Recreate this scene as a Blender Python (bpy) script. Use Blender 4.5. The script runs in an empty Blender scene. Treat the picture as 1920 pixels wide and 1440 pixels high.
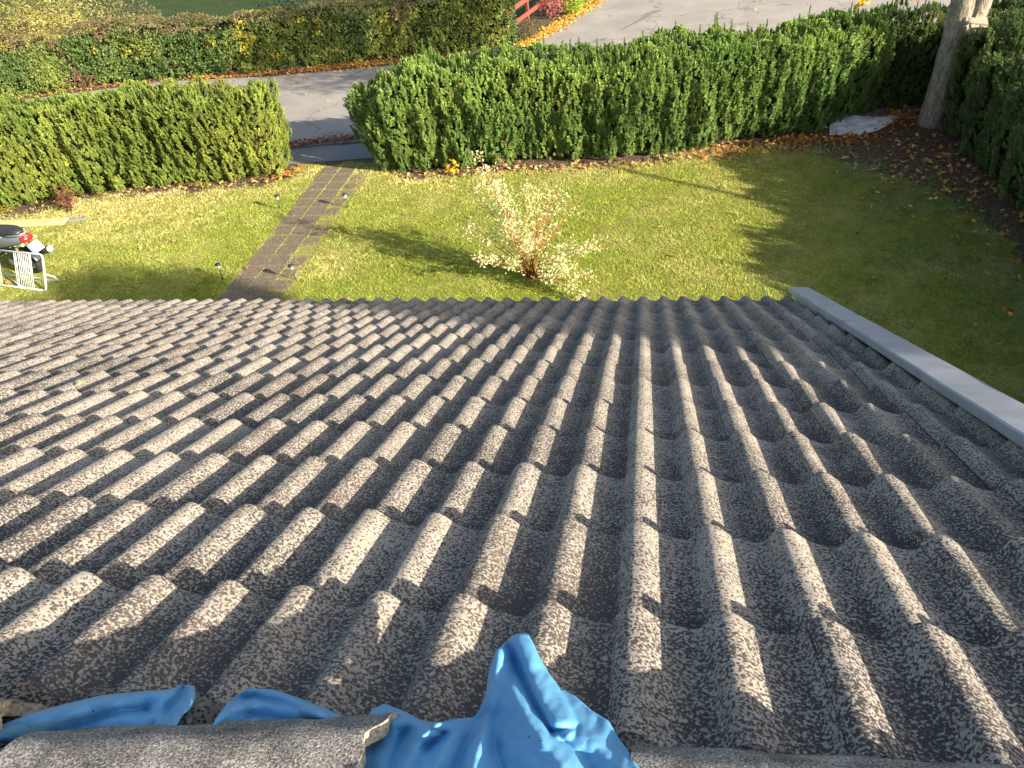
import bpy, math, random
import numpy as np
from mathutils import Vector, Matrix
PI = math.pi
rad = math.radians
random.seed(7)
RNG = np.random.default_rng(11)
scene = bpy.context.scene
COL = scene.collection

# ------------------------------------------------------------------ camera
CAM = np.array([0.01226, -4.99020, 5.96123])
FW = np.array([-0.16898093, 0.76577747, -0.62050811])
RT = np.array([0.98551999, 0.14021458, -0.09534269])
DN = np.array([0.013993, -0.62763424, -0.77838259])
FPX = 1421.1
cam_d = bpy.data.cameras.new('camera')
cam = bpy.data.objects.new('camera', cam_d)
COL.objects.link(cam)
m = Matrix([[RT[i], -DN[i], -FW[i], CAM[i]] for i in range(3)] + [[0, 0, 0, 1]])
cam.matrix_world = m
cam_d.sensor_width = 36.0
cam_d.lens = 36.0 * FPX / 1920.0
cam_d.clip_start = 0.05
cam_d.clip_end = 4000
scene.camera = cam

# ------------------------------------------------------------------ light
SUN = np.array([0.842, -0.404, 0.358]); SUN /= np.linalg.norm(SUN)
world = bpy.data.worlds.new('World'); scene.world = world
world.use_nodes = True
wn = world.node_tree
sky = wn.nodes.new('ShaderNodeTexSky'); sky.sky_type = 'NISHITA'; sky.sun_disc = False
sky.sun_elevation = math.asin(SUN[2])
sky.sun_rotation = math.atan2(SUN[0], SUN[1])
sky.air_density = 1.0; sky.dust_density = 2.2; sky.ozone_density = .6
bg = wn.nodes['Background']; bg.inputs['Strength'].default_value = 0.09
wn.links.new(sky.outputs[0], bg.inputs['Color'])
sd = bpy.data.lights.new('sun', 'SUN'); sd.energy = 5.0; sd.angle = rad(0.55); sd.color = (1.0, 0.88, 0.72)
so = bpy.data.objects.new('sun', sd); COL.objects.link(so)
so.rotation_euler = Vector(SUN).to_track_quat('Z', 'Y').to_euler()
so.location = (20, -10, 12)
scene.view_settings.view_transform = 'Standard'
scene.view_settings.look = 'None'
scene.view_settings.gamma = 1
scene.view_settings.exposure = 1.42
scene.cycles.max_bounces = 6
scene.cycles.transparent_max_bounces = 8

# ------------------------------------------------------------------ frames
AL = rad(26.0); CA, SA = math.cos(AL), math.sin(AL)
YE = 4.6876; ZE = 2.8                       # eave in roof coordinates, its height
def rw(x, y, n):
    """roof coordinates (along eave, down the slope, off the crest plane) -> world"""
    x = np.asarray(x, float); y = np.asarray(y, float); n = np.asarray(n, float)
    d = y - YE
    return np.stack(np.broadcast_arrays(x, d * CA + n * SA, ZE - d * SA + n * CA), -1)
def ray(u, v):
    d = FW * FPX + RT * (u - 960.0) + DN * (v - 720.0)
    return d / np.linalg.norm(d)
def gnd(u, v, z=0.0):
    d = ray(u, v); return CAM + d * (z - CAM[2]) / d[2]
def onY(u, v, Y):
    d = ray(u, v); return CAM + d * (Y - CAM[1]) / d[1]
CR = np.array([CAM[0], 0, 0]); 
def roofpt(u, v, n):
    """where the sight line of a picture point meets the plane at height n over the tiles (roof coordinates)"""
    d = ray(u, v)
    nn = np.array([0, SA, CA]); o = rw(0, 0, n)
    t = ((o - CAM) @ nn) / (d @ nn)
    W = CAM + d * t
    yy = (W - rw(0, 0, 0)) @ np.array([0, CA, -SA])
    return np.array([W[0], yy, n])

# ------------------------------------------------------------------ mesh helpers
def mesh_np(name, V, faces, mats, parent=None, smooth=False, color=None, midx=None):
    """faces: list of (k,n) int arrays"""
    me = bpy.data.meshes.new(name)
    V = np.asarray(V, np.float32)
    me.vertices.add(len(V)); me.vertices.foreach_set('co', V.ravel())
    tot = sum(f.size for f in faces); nf = sum(len(f) for f in faces)
    me.loops.add(tot); me.polygons.add(nf)
    li = np.concatenate([f.ravel() for f in faces]).astype(np.int32)
    me.loops.foreach_set('vertex_index', li)
    ls = []; st = 0
    for f in faces:
        k = f.shape[1]; ls.append(st + np.arange(len(f)) * k); st += f.size
    me.polygons.foreach_set('loop_start', np.concatenate(ls).astype(np.int32))
    if midx is not None: me.polygons.foreach_set('material_index', np.asarray(midx, np.int32))
    me.polygons.foreach_set('use_smooth', np.full(nf, bool(smooth)))
    me.update(calc_edges=True)
    me.validate(clean_customdata=False)
    if color is not None:
        a = me.color_attributes.new('tint', 'FLOAT_COLOR', 'POINT')
        c = np.ones((len(V), 4), np.float32); c[:, :color.shape[1]] = color
        a.data.foreach_set('color', c.ravel())
    for mt in (mats if isinstance(mats, (list, tuple)) else [mats]): me.materials.append(mt)
    o = bpy.data.objects.new(name, me); COL.objects.link(o)
    if parent: o.parent = parent
    return o
class MB:
    """collects simple shapes into one mesh"""
    def __init__(s): s.V = []; s.F = {}; s.n = 0; s.C = []
    def add(s, V, F, c=(1, 1, 1)):
        V = np.asarray(V, float); s.V.append(V)
        for f in F:
            f = np.asarray(f)
            s.F.setdefault(len(f), []).append(f + s.n)
        s.C.append(np.tile(np.array(c, float), (len(V), 1)))
        s.n += len(V)
    def box(s, c, size, ax=None, col=(1, 1, 1)):
        ax = np.eye(3) if ax is None else np.asarray(ax, float)
        h = np.array(size) / 2.0
        V = [np.array(c) + ax[0]*sx*h[0] + ax[1]*sy*h[1] + ax[2]*sz*h[2] for sz in (-1, 1) for sy in (-1, 1) for sx in (-1, 1)]
        s.add(V, [(0, 2, 3, 1), (4, 5, 7, 6), (0, 1, 5, 4), (2, 6, 7, 3), (0, 4, 6, 2), (1, 3, 7, 5)], col)
    def tube(s, P, R, n=8, cap=True, col=(1, 1, 1), bump=0.0):
        P = np.asarray(P, float); m = len(P)
        R = np.broadcast_to(np.asarray(R, float), (m,))
        T = np.gradient(P, axis=0); T /= (np.linalg.norm(T, axis=1, keepdims=True) + 1e-12)
        up = np.array([0, 0, 1.0]) if abs(T[0][2]) < .9 else np.array([1.0, 0, 0])
        A = np.cross(T[0], up); A /= np.linalg.norm(A)
        V = []
        for i in range(m):
            A = A - T[i] * (A @ T[i]); A /= np.linalg.norm(A); B = np.cross(T[i], A)
            for k in range(n):
                a = 2 * PI * k / n
                r = R[i] * (1 + bump * math.sin(k * 2.7 + i * 1.3))
                V.append(P[i] + r * (A * math.cos(a) + B * math.sin(a)))
        F = [(i*n+k, i*n+(k+1) % n, (i+1)*n+(k+1) % n, (i+1)*n+k) for i in range(m-1) for k in range(n)]
        if cap: F += [tuple(range(n-1, -1, -1)), tuple((m-1)*n+k for k in range(n))]
        s.add(V, F, col)
    def lathe(s, c, prof, n=16, ax=None, col=(1, 1, 1)):
        ax = np.eye(3) if ax is None else np.asarray(ax, float)
        c = np.array(c, float); V = []; m = len(prof)
        for r, h in prof:
            for k in range(n):
                a = 2*PI*k/n; V.append(c + ax[0]*r*math.cos(a) + ax[1]*r*math.sin(a) + ax[2]*h)
        F = [(i*n+k, i*n+(k+1) % n, (i+1)*n+(k+1) % n, (i+1)*n+k) for i in range(m-1) for k in range(n)]
        F += [tuple(range(n-1, -1, -1)), tuple((m-1)*n+k for k in range(n))]
        s.add(V, F, col)
    def build(s, name, mat, parent=None, smooth=False, bevel=0):
        V = np.concatenate(s.V); 
        o = mesh_np(name, V, [np.array(f) for f in s.F.values()], mat, parent, smooth, np.concatenate(s.C))
        if bevel:
            md = o.modifiers.new('bevel', 'BEVEL'); md.width = bevel; md.segments = 2; md.limit_method = 'ANGLE'
        return o
def thing(name, label, cat, loc=(0, 0, 0), group=None):
    o = bpy.data.objects.new(name, None); COL.objects.link(o); o.location = loc
    o.empty_display_size = .2
    return tag(o, label, cat, group)
def tag(o, label, cat, group=None):
    o['label'] = label; o['category'] = cat
    if group: o['group'] = group
    return o
def setting(o, label=None, kind='structure'):
    o['kind'] = kind
    if label: o['label'] = label
    return o

def vnoise(P, scale, seed=0):
    """smooth value noise, P (n,3) -> (n,) in 0..1"""
    P = np.asarray(P, float) * scale
    i = np.floor(P).astype(np.int64); f = P - i; f = f * f * (3 - 2 * f)
    def h(ix, iy, iz):
        n = (ix * 374761393 + iy * 668265263 + iz * 2147483647 + seed * 1274126177) & 0xffffffff
        n = ((n ^ (n >> 13)) * 1274126177) & 0xffffffff
        return ((n ^ (n >> 16)) & 0xffff) / 65535.0
    r = 0
    for dx in (0, 1):
        for dy in (0, 1):
            for dz in (0, 1):
                w = (f[:, 0] if dx else 1-f[:, 0]) * (f[:, 1] if dy else 1-f[:, 1]) * (f[:, 2] if dz else 1-f[:, 2])
                r = r + w * h(i[:, 0]+dx, i[:, 1]+dy, i[:, 2]+dz)
    return r

# ------------------------------------------------------------------ materials
def new_mat(name):
    mt = bpy.data.materials.new(name); mt.use_nodes = True
    nt = mt.node_tree; b = nt.nodes['Principled BSDF']
    return mt, nt, b
def N(nt, t, **kw):
    n = nt.nodes.new(t)
    for k, v in kw.items(): setattr(n, k, v)
    return n
def noise(nt, vec, scale, detail=3, rough=.55, dist=0):
    n = N(nt, 'ShaderNodeTexNoise'); n.inputs['Scale'].default_value = scale
    n.inputs['Detail'].default_value = detail; n.inputs['Roughness'].default_value = rough
    n.inputs['Distortion'].default_value = dist
    nt.links.new(vec, n.inputs['Vector']); return n.outputs['Fac']
def ramp(nt, fac, stops):
    r = N(nt, 'ShaderNodeValToRGB'); cr = r.color_ramp
    while len(cr.elements) < len(stops): cr.elements.new(.5)
    for e, (p, c) in zip(cr.elements, stops):
        e.position = p; e.color = (c[0], c[1], c[2], 1) if not isinstance(c, (int, float)) else (c, c, c, 1)
    nt.links.new(fac, r.inputs['Fac']); return r.outputs['Color']
def mix(nt, fac, a, b, mode='MIX'):
    m = N(nt, 'ShaderNodeMix', data_type='RGBA', blend_type=mode)
    for sock, val in ((m.inputs[0], fac), (m.inputs[6], a), (m.inputs[7], b)):
        if isinstance(val, (int, float)): sock.default_value = val
        elif isinstance(val, tuple): sock.default_value = (val[0], val[1], val[2], 1)
        else: nt.links.new(val, sock)
    return m.outputs[2]
def math_n(nt, op, a, b=0.5, c=None):
    m = N(nt, 'ShaderNodeMath', operation=op)
    for i, v in enumerate((a, b) if c is None else (a, b, c)):
        if isinstance(v, (int, float)): m.inputs[i].default_value = v
        else: nt.links.new(v, m.inputs[i])
    return m.outputs[0]
def bump(nt, b, h, strength=.5, dist=.01):
    n = N(nt, 'ShaderNodeBump'); n.inputs['Strength'].default_value = strength
    n.inputs['Distance'].default_value = dist
    nt.links.new(h, n.inputs['Height']); nt.links.new(n.outputs[0], b.inputs['Normal'])
def coords(nt): return N(nt, 'ShaderNodeNewGeometry').outputs['Position']
def simple(name, col, rough=.6, metal=0.0, nz=0.12, nscale=30, bmp=0.0, spec=.5):
    mt, nt, b = new_mat(name)
    p = coords(nt); f = noise(nt, p, nscale, 4)
    a = tuple(c * (1 - nz) for c in col); d = tuple(min(1, c * (1 + nz)) for c in col)
    nt.links.new(ramp(nt, f, [(.3, a), (.7, d)]), b.inputs['Base Color'])
    b.inputs['Roughness'].default_value = rough; b.inputs['Metallic'].default_value = metal
    b.inputs['Specular IOR Level'].default_value = spec
    if bmp: bump(nt, b, f, bmp, .005)
    return mt
def leafmat(name, rough=.5, trans=.35, base=None, spec=.4, gain=1.0):
    """colour comes from the tint attribute; thin leaf that lets some light through"""
    mt, nt, b = new_mat(name)
    at = N(nt, 'ShaderNodeAttribute', attribute_name='tint')
    c = at.outputs['Color']
    b.inputs['Roughness'].default_value = rough
    b.inputs['Specular IOR Level'].default_value = spec
    nt.links.new(c, b.inputs['Base Color'])
    tr = N(nt, 'ShaderNodeBsdfTranslucent'); nt.links.new(mix(nt, 1.0, c, (1.25, 1.3, .7), 'MULTIPLY'), tr.inputs['Color'])
    ms = N(nt, 'ShaderNodeMixShader'); ms.inputs[0].default_value = trans
    nt.links.new(b.outputs[0], ms.inputs[1]); nt.links.new(tr.outputs[0], ms.inputs[2])
    nt.links.new(ms.outputs[0], nt.nodes['Material Output'].inputs['Surface'])
    return mt

def tile_mat():
    mt, nt, b = new_mat('lichened_concrete_tile')
    p = coords(nt)
    at = N(nt, 'ShaderNodeAttribute', attribute_name='tint')
    sep = N(nt, 'ShaderNodeSeparateColor'); nt.links.new(at.outputs['Color'], sep.inputs[0])
    tint, dirt, fres = sep.outputs[0], sep.outputs[1], sep.outputs[2]
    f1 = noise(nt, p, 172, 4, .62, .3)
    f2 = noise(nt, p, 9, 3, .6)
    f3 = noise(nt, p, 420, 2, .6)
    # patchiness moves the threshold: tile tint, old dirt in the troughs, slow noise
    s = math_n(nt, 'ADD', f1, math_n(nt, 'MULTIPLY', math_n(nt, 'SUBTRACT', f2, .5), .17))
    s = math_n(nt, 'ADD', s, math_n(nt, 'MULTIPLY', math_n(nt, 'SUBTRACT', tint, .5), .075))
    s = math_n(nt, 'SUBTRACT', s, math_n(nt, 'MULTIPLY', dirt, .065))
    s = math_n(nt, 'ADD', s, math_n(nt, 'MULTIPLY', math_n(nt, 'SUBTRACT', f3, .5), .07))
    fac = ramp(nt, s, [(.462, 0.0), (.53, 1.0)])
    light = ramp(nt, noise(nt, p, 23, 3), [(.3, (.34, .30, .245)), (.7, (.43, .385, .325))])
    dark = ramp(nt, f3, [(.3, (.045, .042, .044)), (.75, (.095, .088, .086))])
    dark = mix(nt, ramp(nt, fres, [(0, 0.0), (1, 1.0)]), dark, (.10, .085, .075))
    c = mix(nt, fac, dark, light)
    nt.links.new(c, b.inputs['Base Color'])
    b.inputs['Roughness'].default_value = .93; b.inputs['Specular IOR Level'].default_value = .15
    bump(nt, b, math_n(nt, 'ADD', math_n(nt, 'MULTIPLY', fac, .35), f3), .42, .0022)
    return mt
M_TILE = tile_mat()
def ridge_mat():
    mt, nt, b = new_mat('gravelly_ridge_tile')
    p = coords(nt)
    f1 = noise(nt, p, 330, 3, .7); f2 = noise(nt, p, 14, 4, .6)
    s = math_n(nt, 'ADD', f1, math_n(nt, 'MULTIPLY', math_n(nt, 'SUBTRACT', f2, .5), .5))
    c = ramp(nt, s, [(.32, (.05, .05, .055)), (.46, (.16, .15, .14)), (.58, (.30, .28, .25)), (.72, (.62, .6, .56))])
    nt.links.new(c, b.inputs['Base Color']); b.inputs['Roughness'].default_value = .9
    b.inputs['Specular IOR Level'].default_value = .2
    bump(nt, b, f1, .8, .003)
    return mt
M_RIDGE = ridge_mat()
M_BROKEN = simple('broken_concrete', (.42, .35, .25), .95, nz=.5, nscale=160, bmp=1.0)
M_BLACK = simple('roofing_felt', (.02, .02, .022), .95)
def tarp_mat():
    mt, nt, b = new_mat('blue_plastic_film')
    p = coords(nt)
    f = noise(nt, p, 10, 5, .6)
    c = ramp(nt, f, [(.3, (.14, .42, .70)), (.7, (.18, .49, .80))])
    g = noise(nt, p, 160, 2, .5)
    c = mix(nt, ramp(nt, g, [(.71, 0.0), (.75, 1.0)]), c, (.10, .09, .08))
    d = noise(nt, p, 33, 4, .7, 1.0)
    c = mix(nt, math_n(nt, 'MULTIPLY', ramp(nt, d, [(.60, 0.0), (.70, 1.0)]), .4), c, (.33, .42, .47))
    nt.links.new(c, b.inputs['Base Color'])
    b.inputs['Roughness'].default_value = .42; b.inputs['Specular IOR Level'].default_value = .4
    bump(nt, b, noise(nt, p, 30, 4, .55, 1.2), .25, .004)
    tr = N(nt, 'ShaderNodeBsdfTranslucent'); nt.links.new(c, tr.inputs['Color'])
    ms = N(nt, 'ShaderNodeMixShader'); ms.inputs[0].default_value = .22
    nt.links.new(b.outputs[0], ms.inputs[1]); nt.links.new(tr.outputs[0], ms.inputs[2])
    nt.links.new(ms.outputs[0], nt.nodes['Material Output'].inputs['Surface'])
    return mt
M_TARP = tarp_mat()
def zinc_mat():
    mt, nt, b = new_mat('painted_sheet_metal')
    p = coords(nt)
    f = noise(nt, p, 7, 4, .6)
    c = ramp(nt, f, [(.3, (.27, .30, .345)), (.7, (.36, .39, .44))])
    g = noise(nt, p, 45, 3, .6)
    c = mix(nt, ramp(nt, g, [(.68, 0.0), (.71, 1.0)]), c, (.05, .045, .04))
    nt.links.new(c, b.inputs['Base Color'])
    nt.links.new(ramp(nt, f, [(.3, .38), (.7, .55)]), b.inputs['Roughness']); b.inputs['Metallic'].default_value = .1
    return mt
M_ZINC = zinc_mat()
M_WALL = simple('house_render', (.5, .46, .38), .9, nz=.06, bmp=.2)
M_WOODW = simple('white_painted_board', (.6, .6, .57), .6, nz=.05)
def asphalt_mat(name, lo, hi, crack=True):
    mt, nt, b = new_mat(name)
    p = coords(nt)
    f = noise(nt, p, 110, 3, .7); g = noise(nt, p, .9, 5, .6)
    k = noise(nt, p, 6, 4, .6)
    c = ramp(nt, g, [(.3, lo), (.7, hi)])
    c = mix(nt, .35, c, mix(nt, 1.0, c, ramp(nt, f, [(.3, (.55, .55, .55)), (.7, (1.5, 1.5, 1.45))]), 'MULTIPLY'))
    c = mix(nt, math_n(nt, 'MULTIPLY', ramp(nt, k, [(.62, 0.0), (.75, 1.0)]), .35), c, (.12, .115, .11))
    if crack:
        v = N(nt, 'ShaderNodeTexVoronoi', feature='DISTANCE_TO_EDGE'); v.inputs['Scale'].default_value = .33
        d = N(nt, 'ShaderNodeVectorMath', operation='ADD'); nt.links.new(p, d.inputs[0])
        nn = N(nt, 'ShaderNodeTexNoise'); nn.inputs['Scale'].default_value = 1.7; nt.links.new(p, nn.inputs['Vector'])
        nt.links.new(nn.outputs['Color'], d.inputs[1]); nt.links.new(d.outputs[0], v.inputs['Vector'])
        c = mix(nt, math_n(nt, 'MULTIPLY', ramp(nt, v.outputs['Distance'], [(.004, 1.0), (.012, 0.0)]), .45), c, (.07, .065, .06))
    nt.links.new(c, b.inputs['Base Color']); b.inputs['Roughness'].default_value = .9
    b.inputs['Specular IOR Level'].default_value = .25
    bump(nt, b, f, .35, .006)
    return mt
M_ROAD = asphalt_mat('worn_asphalt', (.27, .25, .225), (.36, .335, .30))
M_WALK = asphalt_mat('pavement_asphalt', (.17, .17, .175), (.23, .23, .23), False)
M_KERB = asphalt_mat('kerb_stone', (.12, .115, .12), (.18, .17, .17), False)
def soil_mat():
    mt, nt, b = new_mat('leafy_soil')
    p = coords(nt); f = noise(nt, p, 14, 5, .65)
    c = ramp(nt, f, [(.3, (.035, .024, .015)), (.5, (.09, .06, .035)), (.7, (.19, .13, .075))])
    nt.links.new(c, b.inputs['Base Color']); b.inputs['Roughness'].default_value = .95
    bump(nt, b, f, .9, .03); return mt
M_SOIL = soil_mat()
def lawn_mat(name, lo, hi, dry):
    mt, nt, b = new_mat(name)
    p = coords(nt)
    f = noise(nt, p, 60, 4, .7); g = noise(nt, p, 1.1, 5, .65); h = noise(nt, p, 4.5, 4, .6)
    c = ramp(nt, h, [(.32, lo), (.68, hi)])
    c = mix(nt, ramp(nt, g, [(.48, 0.0), (.68, 1.0)]), c, dry)
    c = mix(nt, .6, c, mix(nt, 1.0, c, ramp(nt, f, [(.3, (.4, .45, .4)), (.7, (1.5, 1.5, 1.5))]), 'MULTIPLY'))
    nt.links.new(c, b.inputs['Base Color']); b.inputs['Roughness'].default_value = .85
    b.inputs['Specular IOR Level'].default_value = .2
    bump(nt, b, f, .9, .03)
    return mt
M_LAWN = lawn_mat('lawn_turf', (.17, .19, .025), (.27, .27, .045), (.36, .30, .11))
M_GRASSFAR = lawn_mat('far_grass', (.022, .045, .010), (.045, .075, .016), (.055, .075, .022))
M_BARK = None
def bark_mat():
    mt, nt, b = new_mat('grey_maple_bark')
    p = coords(nt)
    mp = N(nt, 'ShaderNodeMapping'); mp.inputs['Scale'].default_value = (1, 1, .22); nt.links.new(p, mp.inputs[0])
    f = noise(nt, mp.outputs[0], 26, 6, .7, 1.2); g = noise(nt, p, 4, 3)
    c = ramp(nt, f, [(.36, (.13, .11, .08)), (.50, (.34, .30, .235)), (.64, (.56, .51, .42))])
    c = mix(nt, math_n(nt, 'MULTIPLY', ramp(nt, g, [(.5, 0.0), (.7, 1.0)]), .4), c, (.16, .18, .11))
    nt.links.new(c, b.inputs['Base Color']); b.inputs['Roughness'].default_value = .92
    bump(nt, b, f, 1.0, .05); return mt
M_BARK = bark_mat()
M_TWIG = simple('brown_twig', (.10, .075, .05), .9, nz=.3)
M_REDSTEM = simple('red_dogwood_stem', (.36, .10, .05), .6, nz=.3)
M_LEAF = leafmat('leaf'); M_DRY = leafmat('dry_leaf', .75, .15, spec=.2); M_NEEDLE = leafmat('yew_needle', .5, .18, spec=.3)
M_GRASS = leafmat('grass_blade', .6, .3, spec=.25)
M_PAVER = simple('mossy_paving_slab', (.175, .14, .10), .9, nz=.42, nscale=30, bmp=.3, spec=.2)

# ------------------------------------------------------------------ ground, lawn, road
def sheet(name, poly, z, mat, label=None):
    V = [(x, y, z) for x, y in poly]
    o = mesh_np(name, V, [np.array([list(range(len(poly)))])], mat)
    return setting(o, label)
sheet('ground', [(-400, -400), (400, -400), (400, 400), (-400, 400)], 0, M_SOIL)
# lawn with a wavy border along the hedges
def outline_pts(poly, step):
    poly = np.array(poly, float); P = []; Nn = []
    for i in range(len(poly)):
        a, b = poly[i], poly[(i+1) % len(poly)]; d = b-a; L = np.linalg.norm(d); k = max(1, int(round(L/step)))
        for j in range(k): P.append(a + d*j/k); Nn.append(np.array([d[1], -d[0]])/L)
    P = np.array(P); Nn = np.array(Nn)
    S = Nn + np.roll(Nn, 1, 0)*.7 + np.roll(Nn, -1, 0)*.7
    return P, S/np.linalg.norm(S, axis=1, keepdims=True)
def jag(poly, amp=.16, step=.14):
    P, Nn = outline_pts(poly, step)
    k = (vnoise(np.c_[P*2.6, P[:, 0]*0], 1.0, 55)-.5)*amp*2 + (vnoise(np.c_[P*7, P[:, 0]*0], 1.0, 56)-.5)*amp
    return [tuple(q) for q in P + Nn*k[:, None]]
sheet('lawn', jag([(-30, -12), (5.6, -12), (5.35, 0), (5.3, 5.2), (5.2, 6.6), (4.7, 7.6), (4.1, 8.5), (3.1, 9.3), (1.9, 9.75), (.6, 9.25), (-.6, 8.95), (-1.4, 9.0),
               (-2.4, 8.98), (-3.6, 8.8), (-4.6, 8.7), (-4.9, 9.0), (-5.0, 9.74), (-7.4, 9.6), (-7.2, 9.0), (-7.6, 8.7), (-8.6, 8.45), (-9.8, 8.35), (-10.8, 8.1), (-12, 7.75), (-13.4, 7.3), (-15, 6.8), (-30, 3)]), .004, M_LAWN)
setting(mesh_np('pavement', np.array([(-34, 6.2, .008), (-34, 9.2, .008), (-7.6, 10.75, .008), (6, 12.1, .008), (34, 15, .008), (34, 13.4, .008), (6, 11.0, .008), (-7.6, 9.72, .008)]), [np.array([[0, 7, 2, 1], [7, 6, 3, 2], [6, 5, 4, 3]])], M_WALK))
# road between the two hedges, opening into the wide paved area on the right
sheet('road', [(-40, 6.9), (-20, 9.5), (-7.6, 10.85), (6, 12.2), (60, 17.6), (60, 60), (10, 60), (1.9, 30), (-1.45, 22.63), (-2.45, 19.87), (-3.3, 17.55), (-5.0, 16.8), (-7.8, 16.5), (-10.8, 16.2), (-14, 16.3), (-18, 15.3), (-40, 9.6)], .012, M_ROAD)
# far pavement strip beyond the leaf-filled gutter
sheet('far_pavement', [(-12.6, 16.32), (-10.8, 16.35), (-7.8, 16.72), (-5.0, 17.05), (-3.5, 17.6), (-3.5, 17.9), (-12.6, 16.8)], .02, M_WALK)
sheet('neighbour_lawn', [(-60, 17.5), (-16, 18.4), (-4.3, 19.2), (-3.5, 22.6), (-1, 40), (-60, 60)], .006, M_GRASSFAR)
# gutter line with a low kerb at the near side of the road
kb = MB()
for (a, b_) in (((-20, 9.32), (-7.6, 10.70)), ((-7.6, 10.70), (6, 12.05))):
    a = np.array([*a, .02]); b_ = np.array([*b_, .02]); d = (b_ - a); L = np.linalg.norm(d); d /= L
    kb.box((a + b_) / 2, (L, .12, .05), [d, np.cross([0, 0, 1], d), [0, 0, 1]])
setting(kb.build('kerb', M_KERB))
# cracked strip and pothole on the paved area
ck = MB()
pts = [gnd(1165, 57), gnd(1190, 44), gnd(1206, 36), gnd(1218, 26), gnd(1236, 20)]
Vc = []
for i, q in enumerate(pts):
    w = .03 + .12 * (i / 4.0)
    Vc += [q + np.array([-w, w*.3, .018]), q + np.array([w, -w*.3, .018])]
for i in range(len(pts)-1): pass
setting(mesh_np('road_crack', np.array(Vc), [np.array([[2*i, 2*i+1, 2*i+3, 2*i+2] for i in range(len(pts)-1)])], simple('crumbled_asphalt', (.20, .18, .155), .95, nz=.5, nscale=40)))

# ------------------------------------------------------------------ path slabs
def slab_path():
    V = []; F = []; C = []
    rng = random.Random(3)
    n = 0
    for r in range(14):
        y0 = 4.28 + r * .372
        for c in range(3):
            x0 = -6.60 + c * .372
            if c == 2 and (rng.random() < .18): continue
            w = .348 + rng.uniform(-.006, .006); l = .348 + rng.uniform(-.006, .006)
            if c == 2: w = .30 + rng.uniform(-.07, .02); l = .30 + rng.uniform(-.08, .02)
            if y0 < 5.4: w += .018; l += .018
            dz = rng.uniform(-.004, .004)
            k = 5
            ring = []
            for e in range(4):
                for q in range(k):
                    t = q / k
                    px, py = [(t, 0), (1, t), (1-t, 1), (0, 1-t)][e]
                    px = x0 + px*w + rng.uniform(-.008, .008); py = y0 + py*l + rng.uniform(-.008, .008)
                    ring.append((px, py))
            for (px, py) in ring: V.append((px, py, .006))
            for (px, py) in ring:
                V.append((px + (x0+w/2-px)*.02, py + (y0+l/2-py)*.02, .0135 + dz*.5))
            m_ = len(ring)
            F.append(([n+m_+i for i in range(m_)], 20))
            for i in range(m_): F.append(([n+i, n+(i+1) % m_, n+m_+(i+1) % m_, n+m_+i], 4))
            n += 2*m_
    o = mesh_np('path', np.array(V), [np.array([f for f, k in F if k == 20]), np.array([f for f, k in F if k == 4])], M_PAVER)
    return setting(o)
slab_path()
# bare moss/soil bed under the slabs, wider near the house
sheet('path_bed', [(-6.72, 4.0), (-5.42, 4.0), (-5.50, 5.2), (-5.62, 6.4), (-5.56, 7.9), (-5.42, 9.3), (-6.64, 9.3), (-6.62, 7.5), (-6.64, 5.5)], .009, lawn_mat('path_moss', (.26, .24, .07), (.36, .31, .11), (.22, .17, .09)))

# ------------------------------------------------------------------ house roof
def smooth_profile():
    t = np.linspace(0, 1, 201)
    xp = [0, .08, .15, .31, .38, .50, .62, .72, .79, .86, .915, .96, 1.0]
    hp = [0, -.0004, -.0028, -.0200, -.0262, -.0318, -.0356, -.0368, -.0345, -.0235, -.0100, -.0026, 0]
    xx = np.concatenate([np.array(xp)-1, np.array(xp)[1:], np.array(xp)[1:]+1]); hh = np.concatenate([hp, hp[1:], hp[1:]])
    h = np.interp(t, xx, hh)
    T = np.linspace(-.2, 1.2, 281); H = np.interp(T, xx, hh)
    k = np.exp(-((np.arange(-12, 13) * .005 / .018) ** 2)); k /= k.sum()
    Hs = np.convolve(H, k, 'same')
    return lambda q: np.interp(np.mod(q, 1.0), T[20:261], Hs[20:261])
PROF = smooth_profile()
P0 = float(PROF(np.array([0.0]))[0])
WV = .15; GA = .36074
def prof(t): return PROF(np.asarray(t)) - P0
house = thing('house', 'house with a grey lichen-covered concrete tile roof in the foreground', 'house', (0, -4.6, 0))
house_inv = Matrix.Translation((0, 4.6, 0))
def hpart(o, parent=None):
    o.parent = parent or house
    if parent is None: o.matrix_parent_inverse = house_inv
    return o
YR = -.47                                   # ridge line in roof coordinates
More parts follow.
